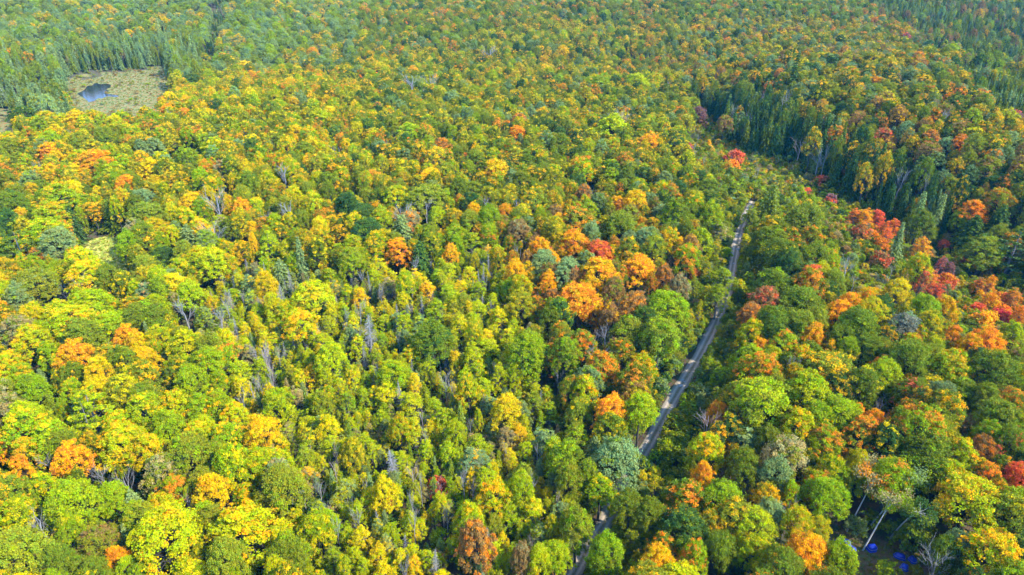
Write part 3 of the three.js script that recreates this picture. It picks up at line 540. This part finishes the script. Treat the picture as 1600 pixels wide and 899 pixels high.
// neighbours tend to turn alike: the choice drifts slowly over the land
const drift = (list, x, z, s) => list[Math.floor(((((noise(x / 42, z / 42, s) * 1.1 + 0.5 + (dice() - 0.5) * 0.62) % 1) + 1) % 1) * list.length)];
const touches = (ring, x, z, r) => inside(ring, x, z) || inside(ring, x + r, z) || inside(ring, x - r, z) || inside(ring, x, z + r) || inside(ring, x, z - r);
function openAt(x, z, r, kind) {
  if ([marshRing, bogRing, meadowRing, campRing].some((ring) => touches(ring, x, z, r * 0.6))) return false;
  for (const [g, gr] of GAPS) if ((g.x - x) ** 2 + (g.z - z) ** 2 < (gr + r * 0.55) ** 2) return false;
  const [d, side] = toTrack(x, z);
  const k = z < -215 ? 0.72 : 1;
  if (d < (kind === 'B' ? 1.9 + r * 0.7 * k : 2.4 + r * (side > 0 ? 0.95 : 0.78) * k)) return false;
  return true;
}
const FILL = 150000, REACH = 960;
for (let i = 0; i < FILL; i++) {                       // as many tries per square metre everywhere, the big crowns first
  const d = 42 + (REACH - 42) * dice(), x = (dice() * 2 - 1) * (62 + 0.86 * REACH), z = -d;
  if (Math.abs(x) > 62 + 0.86 * d) continue;
  const rim = x - 130 - 0.16 * Math.max(0, 400 - d), onRim = rim > 14 && rim < 33 && d > 262 && d < 470;   // the conifer-clad rim of the wet hollow
  const st = onRim ? STANDS[1] : STANDS.find((s) => inside(s.poly, x, z)) ?? ANYWHERE;
  let mix = st.mix, pack = st.pack;
  const [dt, side] = toTrack(x, z);
  const mid = z < -175 && side < 0;
  if (dt < (side > 0 ? 15 : mid ? 13 : 5) && z < -70) { mix = side > 0 ? [['B', 'dddsekv', 'eyd', 1.3, 2.4, 3], ['P', 'ddsvke', 'edy', 1.6, 2.6, 2]] : [['P', 'devdsl', 'eyv', 1.8, 2.8, 3], ['B', 'dvet', 'ety', 1.2, 2, 1.4]]; pack = 0.66; }
  let total = mix.reduce((a, m) => a + m[5], 0) * dice(), m = mix[0];
  for (m of mix) if ((total -= m[5]) <= 0) break;
  const kind = m[0], grow = 1 - 0.5 * smooth(i / FILL, 0.45, 1);
  plantFill(x, z, kind, m, grow, pack, st);
}
function plantFill(x, z, kind, m, grow, pack, st) {
  const r = lerp(m[3], m[4], dice()) * grow;
  if (r < 1 || !openAt(x, z, r, kind)) return;
  if (near(x, z, r + 7, (t) => (t.x - x) ** 2 + (t.z - z) ** 2 < ((t.r + r) * (t.seen ? Math.min(pack, 0.64) : pack)) ** 2)) return;
  plant({ kind, base: drift(m[1], x, z, 2.2), turned: drift(m[2], x, z, 6.6), much: -1, x, z, r, h: HEIGHT[kind](r) * (st.name === 'pond conifers' ? 0.7 + 0.5 * dice() : 0.9 + 0.2 * dice()) * (st.tall ?? 1), stand: st.name });
}
{
  // a lower storey of young aspens fills the lowland and the edges of the track
  const low = STANDS.find((s) => s.name === 'lowland aspens');
  for (let i = 0; i < 26000; i++) {
    const d = 60 + 260 * dice(), x = (dice() * 2 - 1) * (62 + 0.86 * 320), z = -d, r = 1 + 0.7 * dice();
    if (Math.abs(x) > 62 + 0.86 * d || !inside(low.poly, x, z) || !openAt(x, z, r, 'P')) continue;
    if (near(x, z, 8, (t) => Math.hypot(t.x - x, t.z - z) < (t.young ? t.r + r : t.r + r * 0.3) * 0.56)) continue;
    const dead = dice();
    if (dead < 0.13) { plant({ kind: dead < 0.05 ? 'K' : 'D', base: 'x', turned: 'x', much: -1, x, z, r: 0.9 + 0.9 * dice(), h: 9 + 4.5 * dice(), young: true, stand: low.name }); continue; }
    plant({ kind: 'P', base: drift('llelylest', x, z, 3.3), turned: drift('ylel', x, z, 7.1), much: -1, x, z, r, h: 5.5 + 3 * dice(), young: true, stand: low.name });
  }
}
{
  // saplings crowd the edges of the track and fill the wet hollow
  const wet = STANDS[0];
  for (let i = 0; i < 22000; i++) {
    const byTrack = i < 9000, p = trackSamples[Math.floor(dice() * trackSamples.length)], d = byTrack ? -p.z : 170 + 320 * dice();
    const x = byTrack ? p.x + (dice() * 2 - 1) * 13 : 60 + 200 * dice(), z = byTrack ? p.z + (dice() * 2 - 1) * 4 : -d, r = 0.8 + 1.1 * dice();
    if (!byTrack && !inside(wet.poly, x, z)) continue;
    if (!openAt(x, z, r, 'B')) continue;
    if (near(x, z, 8, (t) => Math.hypot(t.x - x, t.z - z) < (t.kind === 'B' ? t.r + r : t.r * 0.8 + r * 0.3) * 0.62)) continue;
    plant({ kind: 'B', base: drift(byTrack ? 'dddesvk' : 'eedvvlvdtesdn', x, z, 3.3), turned: drift(byTrack ? 'edye' : 'yegvov', x, z, 7.1), much: -1, x, z, r, h: HEIGHT.B(r) * (0.8 + 0.5 * dice()), stand: wet.name });
  }
}
for (const t of trees) {
  t.y = terrain(t.x, t.z);
  t.at = pixelOf(V(t.x, t.y + t.h * MID[t.kind], t.z));
  t.near = t.at.depth < 300;
  const proto = (t.near ? NEAR : FAR)[t.kind], n = proto.length;
  const v = t.much >= 0 ? t.much + 3 * Math.floor(dice() * 3) : Math.floor(dice() * n);
  t.proto = proto[t.much >= 0 && v >= n ? t.much % n : v % n];
  t.spin = dice() * 6.2832;
  t.tilt = (dice() - 0.5) * 0.13;
  t.slim = 0.88 + 0.24 * dice();
  t.rise = 0.9 + 0.22 * dice();
  t.shade = Math.floor(dice() * 4);
}

// which trees are things of their own: of each kind, those that show largest
const FEW = { M: 300, P: 260, B: 150, S: 160, C: 120, N: 20, D: 220, K: 120 };
const shown = (t) => t.at.x > 4 && t.at.x < 1596 && t.at.y > 2 && t.at.y < 896;
for (const kind of Object.keys(KIND)) {
  const list = trees.filter((t) => t.kind === kind && shown(t));
  list.sort((a, b) => b.r / b.at.depth * (b.seen ? 1.6 : 1) - a.r / a.at.depth * (a.seen ? 1.6 : 1));
  for (const t of list.slice(0, FEW[kind])) t.own = true;
}

// a label that singles a tree out: its look, what it stands beside, and where in the photograph it is
const used = new Set();
const redYoung = (t) => t.kind === 'P' && 'ropnc'.includes(t.base);
const wordOf = (t) => (redYoung(t) ? 'young maple' : KIND[t.kind].word);
function lookOf(t) {
  const w = wordOf(t), size = t.r > 4.9 ? 'broad ' : t.kind !== 'B' && t.r < 1.7 ? 'slim ' : '';
  if (t.kind === 'D' || t.kind === 'K') return (t.base === 'p' ? 'brown-grey ' : 'silvery-grey ') + w;
  const turned = t.turned !== t.base && (t.kind === 'M' || t.kind === 'P' || t.kind === 'B') && t.much !== 0 ? ' with ' + NAME[t.turned] + ' tips' : '';
  return (turned ? '' : size) + NAME[t.base] + ' ' + w + turned;
}
const short = (t) => (t.kind === 'D' || t.kind === 'K' ? KIND[t.kind].word : NAME[t.base] + ' ' + wordOf(t));
const CAMP = at(1375, 862), MEADOW = at(155, 388);
function besideOf(t) {
  const [d, side] = toTrack(t.x, t.z);
  if (d < t.r + 5) return [side > 0 ? 'right of the gravel track' : 'left of the gravel track'];
  if (Math.hypot(t.x - CAMP.x, t.z - CAMP.z) < 20) return ['by the blue tarps'];
  if (Math.hypot(t.x - MEADOW.x, t.z - MEADOW.z) < 30) return ['by the grass clearing'];
  if (marshDepth(t.x, t.z) > -0.35) return ['at the marsh edge'];
  const around = [];
  near(t.x, t.z, 16, (o) => { if (o !== t && o.own && Math.hypot(o.x - t.x, o.z - t.z) < 16) around.push(o); return false; });
  around.sort((a, b) => (b.base !== t.base) - (a.base !== t.base) || Math.hypot(a.x - t.x, a.z - t.z) - Math.hypot(b.x - t.x, b.z - t.z));
  return around.slice(0, 3).map((o) => { const dx = t.at.x - o.at.x, dy = t.at.y - o.at.y; return (Math.abs(dx) > Math.abs(dy) ? (dx < 0 ? 'left of ' : 'right of ') : dy < 0 ? 'above ' : 'below ') + short(o); });
}
const ONES = 'zero one two three four five six seven eight nine ten eleven twelve thirteen fourteen fifteen sixteen seventeen eighteen nineteen'.split(' '), TENS = '- - twenty thirty forty fifty sixty seventy eighty ninety'.split(' ');
const spelled = (n) => (n < 20 ? ONES[n] : TENS[Math.floor(n / 10)] + (n % 10 ? '-' + ONES[n % 10] : ''));
function labelOf(t) {
  const look = lookOf(t), px = clamp(Math.round(t.at.x / 16), 1, 99), py = clamp(Math.round(t.at.y / 8.99), 1, 99), place = spelled(px) + ' percent across, ' + spelled(py) + ' down';
  for (const b of [...besideOf(t), 'in the wood']) {
    const l = look + ' ' + b + ', ' + place;
    if (l.split(/\s+/).length <= 16 && !used.has(l)) { used.add(l); return l; }
  }
  let l, k = 0;
  do l = (k ? ['slightly ', 'clearly ', 'faintly ', 'evenly '][k - 1] : '') + look + ', ' + place; while (used.has(l) && ++k < 5);
  used.add(l);
  return l;
}
const PARTS = { M: ['trunk', 'crown', 'turned_leaves'], P: ['trunk', 'crown', 'turned_leaves'], B: ['stem', 'crown', 'turned_leaves'], S: ['trunk', 'needles', 'pale_needles'], C: ['trunk', 'needles', 'pale_needles'], N: ['trunk', 'needles', 'pale_needles'] };
const GROUP = { M: 'maples of the autumn forest', P: 'aspens of the autumn forest', B: 'shrubs along the track and the wet hollow', S: 'slim spruces of the forest', C: 'dark hemlocks of the forest', N: 'tall pines of the forest', D: 'leafless dead trees', K: 'dead grey spruces' };
const unit = (t) => [(t.r / t.proto.R) * t.slim, (t.h / t.proto.H) * t.rise, t.r / t.proto.R / t.slim];
const made = new Map();                              // one tree of each shape is built; the others are clones with their own leaf colours
function standTree(t) {
  const k = KIND[t.kind], p = t.proto;
  let o = made.get(p);
  if (!o) {
    o = new THREE.Group();
    const part = (name, g, m) => { const x = new THREE.Mesh(g, m); x.name = name; x.castShadow = x.receiveShadow = true; o.add(x); };
    if (p.trunk) { part('trunk', p.trunk, deadMat); part('branches', p.wood, deadMat); }
    else { const [a, b, c] = PARTS[t.kind]; part(a, p.wood, k.wood); part(b, p.leafA, anyLeaf); part(c, p.leafB, anyLeaf); }
    made.set(p, o);
  }
  o = o.clone();
  o.name = numbered(redYoung(t) ? 'young_maple' : k.name);
  if (p.trunk) for (const c of o.children) c.material = t.base === 'p' || t.base === 't' ? duskMat : deadMat;
  else { o.children[1].material = leafOf(t.base, t.shade); o.children[2].material = leafOf(t.turned, (t.shade + 1) % 4); }
  o.position.set(t.x, t.y, t.z);
  o.rotation.set(t.tilt, t.spin, -t.tilt);
  o.scale.set(...unit(t));
  scene.add(tag(o, labelOf(t), k.word === 'leafless tree' || t.kind === 'K' ? 'dead tree' : t.kind === 'B' ? 'shrub' : 'tree', redYoung(t) ? 'young red maples of the wet hollow and lowland' : GROUP[t.kind]));
}
for (const t of trees) if (t.own) standTree(t);

// the rest of each kind, too many to name one by one
const place = new THREE.Object3D(), tint = new THREE.Color();
function mass(kind, list) {
  const k = KIND[kind], root = new THREE.Group();
  root.name = k.forest;
  scene.add(tag(root, { M: 'mass of autumn maples filling the slopes out to the far hills', P: 'mass of pale aspens filling the lowland and verges', B: 'low shrubs and saplings filling gaps between the trees', S: 'mass of slim spruces around the marsh and far swamp', C: 'mass of dark hemlocks along the forest edges', N: 'pines scattered beyond the nearer trees', D: 'bare dead trees scattered through the far forest', K: 'dead spruces scattered through the lowland' }[kind], 'forest', null, 'stuff'));
  const by = new Map();
  for (const t of list) { if (!by.has(t.proto)) by.set(t.proto, []); by.get(t.proto).push(t); }
  for (const [p, group] of by) {
    const piece = (name, g, m, color) => {
      const im = new THREE.InstancedMesh(g, m, group.length);
      im.name = numbered(name);
      group.forEach((t, i) => {
        place.position.set(t.x, t.y, t.z); place.rotation.set(t.tilt, t.spin, -t.tilt); place.scale.set(...unit(t)); place.updateMatrix();
        im.setMatrixAt(i, place.matrix);
        if (color) im.setColorAt(i, color(t));
      });
      im.castShadow = im.receiveShadow = true;
      root.add(im);
    };
    if (p.trunk) { piece('trunks', p.trunk, deadMat); piece('branches', p.wood, deadMat); continue; }
    const r = rng(group.length * 31 + 7), l = group.map(() => [0.84 + 0.32 * r(), (r() - 0.5) * 0.2, 0.84 + 0.32 * r(), (r() - 0.5) * 0.2]);
    let i = 0, j = 0;
    piece('trunks', p.wood, k.wood);
    piece('crowns', p.leafA, anyLeaf, (t) => tint.copy(toneColor(t.base, l[i][0], l[i++][1])));
    piece('turned_crowns', p.leafB, anyLeaf, (t) => tint.copy(toneColor(t.turned, l[j][2], l[j++][3])));
  }
}
for (const kind of Object.keys(KIND)) { const rest = trees.filter((t) => t.kind === kind && !t.own); if (rest.length) mass(kind, rest); }
{
  // saplings under the canopy
  const r = rng(555), root = new THREE.Group(), protos = FAR.B, spots = protos.map(() => []);
  for (let i = 0; i < 34000; i++) {
    const d = 42 + 520 * r(), x = (r() * 2 - 1) * (62 + 0.86 * 562), z = -d, s = 0.5 + 0.9 * r();
    if (Math.abs(x) > 62 + 0.86 * d || inside(marshRing, x, z) || inside(bogRing, x, z) || inside(meadowRing, x, z) || inside(campRing, x, z) || toTrack(x, z)[0] < 3.4 + s * 1.2 || (d < 75 && r() < 0)) continue;
    spots[i % protos.length].push([x, z, s, r(), r()]);
  }
  root.name = 'saplings';
  scene.add(tag(root, 'green saplings covering the forest floor under the canopy', 'undergrowth', null, 'stuff'));
  protos.forEach((p, n) => {
    const im = new THREE.InstancedMesh(p.leafA, anyLeaf, spots[n].length), c = new THREE.Color();
    im.name = numbered('sapling_leaves');
    spots[n].forEach(([x, z, s, a, b], i) => {
      place.position.set(x, terrain(x, z), z); place.rotation.set(0, a * 6.28, 0); place.scale.set(s, s * 0.85, s); place.updateMatrix();
      im.setMatrixAt(i, place.matrix);
      im.setColorAt(i, c.copy(toneColor('dekvd'[Math.floor(b * 5)], 0.9)));
    });
    im.castShadow = im.receiveShadow = true;
    root.add(im);
  });
}
console.log('trees', trees.length, Object.keys(KIND).map((k) => k + ' ' + trees.filter((t) => t.kind === k).length + '/' + trees.filter((t) => t.kind === k && t.own).length).join(', '));

// ---------------------------------------------------------------- birches leaning over the camp, with bare white trunks
function leaningBirch(base, crown, r, tone, turned, label, bend = 0) {
  const foot = at(...base), g = new THREE.Group(), top = at(crown[0], crown[1], 9), rr = rng(base[0]);
  const h = 12, d = V(top.x - foot.x, h, top.z - foot.z), wood = new Wood(), A = new Leaves(), B = new Leaves();
  const mid = d.clone().multiplyScalar(0.5).add(V(0, bend, 0));
  wood.tube(new THREE.QuadraticBezierCurve3(V(0, -0.5, 0), mid, d).getPoints(12), 0.2, 0.07, 7);
  const limbs = new Wood();
  for (let i = 0; i < 16; i++) {
    const a = i * 2.4, up = rr(), e = d.clone().add(V(Math.cos(a) * r * (0.4 + 0.6 * rr()), (up - 0.35) * r * 1.3, Math.sin(a) * r * (0.4 + 0.6 * rr()))), s = d.clone().lerp(mid, 0.5 * rr());
    limbs.tube(limb(s, e, 0.4, rr, 3), 0.05, 0.015, 4);
    for (let j = 0; j < 60; j++) { const spray = 0.8 + 0.4 * rr(), q = e.clone().add(ball(rr).multiplyScalar(r * 0.42 * Math.cbrt(rr()))); for (let k = 0; k < 2; k++) (i % 3 === 0 ? B : A).add(q.clone().add(ball(rr).multiplyScalar(0.2)), ball(rr).add(V(0, 0.6, 0)).normalize(), 0.3 * (0.7 + 0.6 * rr()), mottle(rr, spray), rr); }
  }
  const part = (name, geo, m) => { const x = new THREE.Mesh(geo, m); x.name = name; g.add(x); return x; };
  part('trunk', wood.build(), birchMat); part('limbs', limbs.build(), birchMat); part('crown', A.build(), leafOf(tone, 1)); part('turned_leaves', B.build(), leafOf(turned, 2));
  g.name = numbered('birch_tree');
  g.position.copy(foot);
  scene.add(tag(lit(g), label, 'tree'));
}
leaningBirch([1322, 832], [1361, 764], 3.6, 't', 'o', 'tan-orange birch with a bare pale trunk behind the blue tarps');
leaningBirch([1347, 862], [1389, 796], 3.0, 'e', 't', 'yellow-green birch whose white leaning trunk starts beside the blue tarps');
leaningBirch([1352, 830], [1416, 764], 3.5, 's', 'e', 'grey-green birch behind the leaning birches at the tarp clearing');
leaningBirch([1390, 842], [1432, 818], 3.0, 'k', 'd', 'dark-green birch bent over in an arch right of the tarps', 4);
// two white poles at the left edge
for (const [i, [b, t]] of [[[17, 168], [1, 138]], [[13, 160], [8, 133]]].entries()) {
  const foot = at(...b), top = at(t[0], t[1] + 3, 13), w = new Wood(), br = new Wood(), r = rng(90 + i), d = V(top.x - foot.x, 14, top.z - foot.z), g = new THREE.Group();
  w.tube(limb(V(0, -0.5, 0), d, 0.4, r, 5), 0.36, 0.12, 7);
  for (let k = 0; k < 9; k++) { const s = d.clone().multiplyScalar(0.45 + 0.06 * k); br.tube(limb(s, s.clone().add(V((r() - 0.5) * 4, 1 + r(), (r() - 0.5) * 4)), 0.3, r, 2), 0.09, 0.03, 4); }
  for (const [n, q] of [['trunk', w], ['branches', br]]) { const m = new THREE.Mesh(q.build(), birchMat); m.name = n; g.add(m); }
  g.name = numbered('dead_birch'); g.position.copy(foot);
  scene.add(tag(lit(g), ['white leaning dead birch pole at the left edge by the bog', 'second white dead birch pole, upright beside the leaning one'][i], 'dead tree'));
}

// ---------------------------------------------------------------- blue tarps over heaps in the camp clearing
const tarpMat = new THREE.MeshPhysicalMaterial({ name: 'blue_tarp', color: new THREE.Color(0.006, 0.03, 0.36), roughness: 0.45, side: THREE.DoubleSide });
const ropeMat = new THREE.MeshStandardMaterial({ name: 'rope', color: new THREE.Color(0.55, 0.5, 0.4), roughness: 1 });
function tarp(px, py, sx, sy, sz, turn, seed, label) {
  const g = new THREE.Group(), n = 26, m = 40, pos = [], idx = [], r = rng(seed);
  for (let i = 0; i <= n; i++) for (let k = 0; k < m; k++) {
    const f = i / n, a = (k / m) * 6.2832, fold = Math.sin(a * 7 + seed) * 0.5 + Math.sin(a * 11 + seed * 2) * 0.35;
    const rad = f < 0.82 ? Math.pow(Math.sin((f / 0.82) * 1.5708), 0.8) : 1 + (f - 0.82) * 0.9, box = 1 / Math.pow(Math.abs(Math.cos(a)) ** 3.2 + Math.abs(Math.sin(a)) ** 3.2, 1 / 3.2);
    const w = rad * box * (1 + 0.09 * fold * f * f + 0.07 * noise(Math.cos(a) * 1.6 + seed, Math.sin(a) * 1.6, f * 2));
    const y = f < 0.82 ? Math.cos((f / 0.82) * 1.5708) ** 0.75 : 0;
    pos.push(Math.cos(a) * w * sx, Math.max(0.02, y * sy * (1 + 0.22 * noise(Math.cos(a) * f * 2.4 + seed, Math.sin(a) * f * 2.4)) + (f > 0.82 ? 0.05 + 0.04 * fold : 0.06)), Math.sin(a) * w * sz);
  }
  for (let i = 0; i < n; i++) for (let k = 0; k < m; k++) { const a = i * m + k, b = i * m + ((k + 1) % m); idx.push(a, b, a + m, b, b + m, a + m); }
  const geo = new THREE.BufferGeometry();
  geo.setAttribute('position', new THREE.Float32BufferAttribute(pos, 3)); geo.setIndex(idx); geo.computeVertexNormals();
  const cloth = new THREE.Mesh(geo, tarpMat); cloth.name = 'tarp_sheet'; g.add(cloth);
  const rope = new Wood();
  rope.tube(Array.from({ length: m + 1 }, (_, k) => { const o = (Math.round(n * 0.66) * m + (k % m)) * 3; return V(pos[o] * 1.03, pos[o + 1] + 0.02, pos[o + 2] * 1.03); }), 0.018, 0.018, 5);
  const band = new THREE.Mesh(rope.build(), ropeMat); band.name = 'tie_rope'; g.add(band);
  const p = at(px, py);
  g.name = numbered('tarp_heap'); g.position.set(p.x, p.y + 0.12, p.z); g.rotation.y = turn;
  scene.add(tag(lit(g), label, 'tarp', 'blue tarp heaps in the camp clearing'));
}
tarp(1309, 851, 0.75, 0.9, 0.85, 0.3, 3, 'small blue tarp heap, leftmost of the tarps in the clearing');
tarp(1322, 851, 0.85, 1.1, 0.8, 1.1, 8, 'blue tarp heap, rear one of the left cluster of three');
tarp(1329, 861, 0.9, 1.0, 1.0, 0.7, 12, 'bright blue tarp heap, nearest of the left cluster of three');
tarp(1362, 859, 1.0, 1.15, 0.8, 0.2, 17, 'wide blue tarp heap beside the white birch trunk');
tarp(1406, 872, 1.05, 0.95, 0.7, -0.5, 21, 'larger blue tarp heap in the deepest shade on the right');
tarp(1426, 877, 0.75, 0.85, 0.8, 0.4, 27, 'dark blue tarp heap, rightmost of all the tarps');
tarp(1413, 889, 0.8, 0.9, 0.7, 0.9, 33, 'small bright blue tarp heap, lowest of all in the photo');

// ---------------------------------------------------------------- rocks beside the track and by the marsh
const stoneMat = new THREE.MeshStandardMaterial({ name: 'pale_stone', map: stoneMap, roughness: 0.95, bumpMap: stoneMap, bumpScale: 0.03 });
function boulder(px, py, size, seed, label) {
  const g = new THREE.IcosahedronGeometry(1, 3), a = g.attributes.position, v = V(0, 0, 0);
  for (let i = 0; i < a.count; i++) { v.fromBufferAttribute(a, i); v.multiplyScalar(1 + 0.35 * noise(v.x * 1.3 + seed, v.y * 1.3, v.z * 1.3) + 0.1 * noise(v.x * 4, v.y * 4 + seed, v.z * 4)); a.setXYZ(i, v.x * size, v.y * size * 0.65, v.z * size * 0.85); }
  g.computeVertexNormals();
  const m = new THREE.Mesh(g, stoneMat), p = at(px, py);
  m.name = numbered('boulder'); m.position.set(p.x, p.y + size * 0.25, p.z);
  scene.add(tag(lit(m), label, 'rock', 'pale rocks'));
}
boulder(1064, 604, 0.7, 2, 'pale rock on the track where it bends out of sight'); boulder(1070, 598, 0.55, 5, 'smaller pale rock behind its twin on the track bend');
boulder(1066, 595, 0.5, 7, 'third pale rock of the cluster at the track bend'); boulder(1021, 662, 0.7, 9, 'whitish rock on the left track verge');
boulder(1153, 391, 0.9, 11, 'white rock on the upper straight of the track'); boulder(1157, 372, 0.9, 14, 'white rock left of a pair far up the track');
boulder(1161, 373, 0.8, 19, 'white rock right of a pair far up the track'); boulder(1147, 413, 0.6, 23, 'small pale rock in the middle of the upper track');
boulder(299, 109, 2.6, 29, 'large white rock beside the marsh between spruces'); boulder(1193, 297, 1.1, 31, 'pale rock where the track vanishes into the shrubs');

// ---------------------------------------------------------------- grass and sedge tussocks
function tussock(seed, blades, h) {
  const r = rng(seed), L = new Leaves();
  for (let i = 0; i < blades; i++) {
    const a = r() * 6.28, p = V(Math.cos(a), 0, Math.sin(a)).multiplyScalar(0.4 * r()), l = h * (0.6 + 0.6 * r()), n = V(Math.cos(a + 1.3), 0.25, Math.sin(a + 1.3)).normalize(), k = L.pos.length / 3, o = V(Math.cos(a) * 0.45, 1, Math.sin(a) * 0.45).multiplyScalar(l), w = 0.05;
    L.pos.push(p.x - n.x * w, 0, p.z - n.z * w, p.x + n.x * w, 0, p.z + n.z * w, p.x + o.x, o.y, p.z + o.z);
    const t = mottle(r, 1, 0.3);
    L.col.push(...t, ...t, ...t); L.idx.push(k, k + 1, k + 2);
  }
  return L.build();
}
function scatter(name, label, ring, count, protos, tones, size, seed, skip) {
  const r = rng(seed), root = new THREE.Group(), xs = ring.map((p) => p.x), zs = ring.map((p) => p.z), lo = [Math.min(...xs), Math.min(...zs)], hi = [Math.max(...xs), Math.max(...zs)], spots = protos.map(() => []), c = new THREE.Color();
  for (let i = 0; i < count; i++) { const x = lerp(lo[0], hi[0], r()), z = lerp(lo[1], hi[1], r()); if (inside(ring, x, z) && !skip?.(x, z)) spots[i % protos.length].push([x, z, size * (0.5 + r()), r() * 6.28, r(), r()]); }
  root.name = name;
  scene.add(tag(root, label, 'grass', null, 'stuff'));
  protos.forEach((g, n) => {
    const im = new THREE.InstancedMesh(g, anyLeaf, spots[n].length); im.name = numbered(name + '_tussock');
    spots[n].forEach(([x, z, s, a, b, e], i) => { place.position.set(x, terrain(x, z), z); place.rotation.set(0, a, 0); place.scale.set(s * 1.3, s, s * 1.3); place.updateMatrix(); im.setMatrixAt(i, place.matrix); im.setColorAt(i, c.copy(toneColor(tones[Math.floor(clamp(0.5 + 0.95 * noise(x / 14, z / 14, 5.5) + (b - 0.5) * 0.5, 0, 0.999) * tones.length)], 0.6 + 0.3 * e))); });
    im.castShadow = im.receiveShadow = true; root.add(im);
  });
}
const tuft = [tussock(1, 40, 1), tussock(2, 40, 1), tussock(3, 34, 1.2)];
scatter('sedge', 'tan and green sedge tussocks all over the marsh', marshRing, 14000, tuft, 'svdvtvvtntv', 0.55, 61, (x, z) => inside(pondRing, x, z));
scatter('bog_sedge', 'tan sedge tussocks in the bog at the left edge', bogRing, 900, tuft, 'ttnts', 0.9, 62);
scatter('meadow_grass', 'yellow-green grass of the small clearing on the left', meadowRing, 2600, tuft, 'eelltv', 0.45, 63);
scatter('camp_grass', 'thin dry grass on the floor of the tarp clearing', campRing, 700, tuft, 'edvt', 0.35, 64);
// low shrubs on the marsh, each one a thing
{
  const r = rng(71);
  let n = 0;
  const touchesEdge = (x, z) => !inside(marshRing, x + 7, z) || !inside(marshRing, x - 7, z) || !inside(marshRing, x, z - 9) || !inside(marshRing, x, z + 9);
  for (let i = 0; i < 4000 && n < 150; i++) {
    const x = MARSH.x + (r() * 2 - 1) * 75, z = MARSH.z + (r() * 2 - 1) * 100;
    if (!inside(marshRing, x, z) || inside(pondRing, x, z) || (!touchesEdge(x, z) && r() < 0.86)) continue;
    n++;
    const t = { kind: 'B', base: pick('vsttne'), turned: pick('tvn'), much: -1, x, z, r: 0.8 + r(), h: 1.6 + 1.2 * r(), y: terrain(x, z), proto: FAR.B[n % 3], spin: r() * 6.28, tilt: 0, slim: 1, rise: 1, shade: n % 4 };
    t.at = pixelOf(V(x, t.y + 1, z));
    standTree(t);
  }
}
renderer.render(scene, camera);
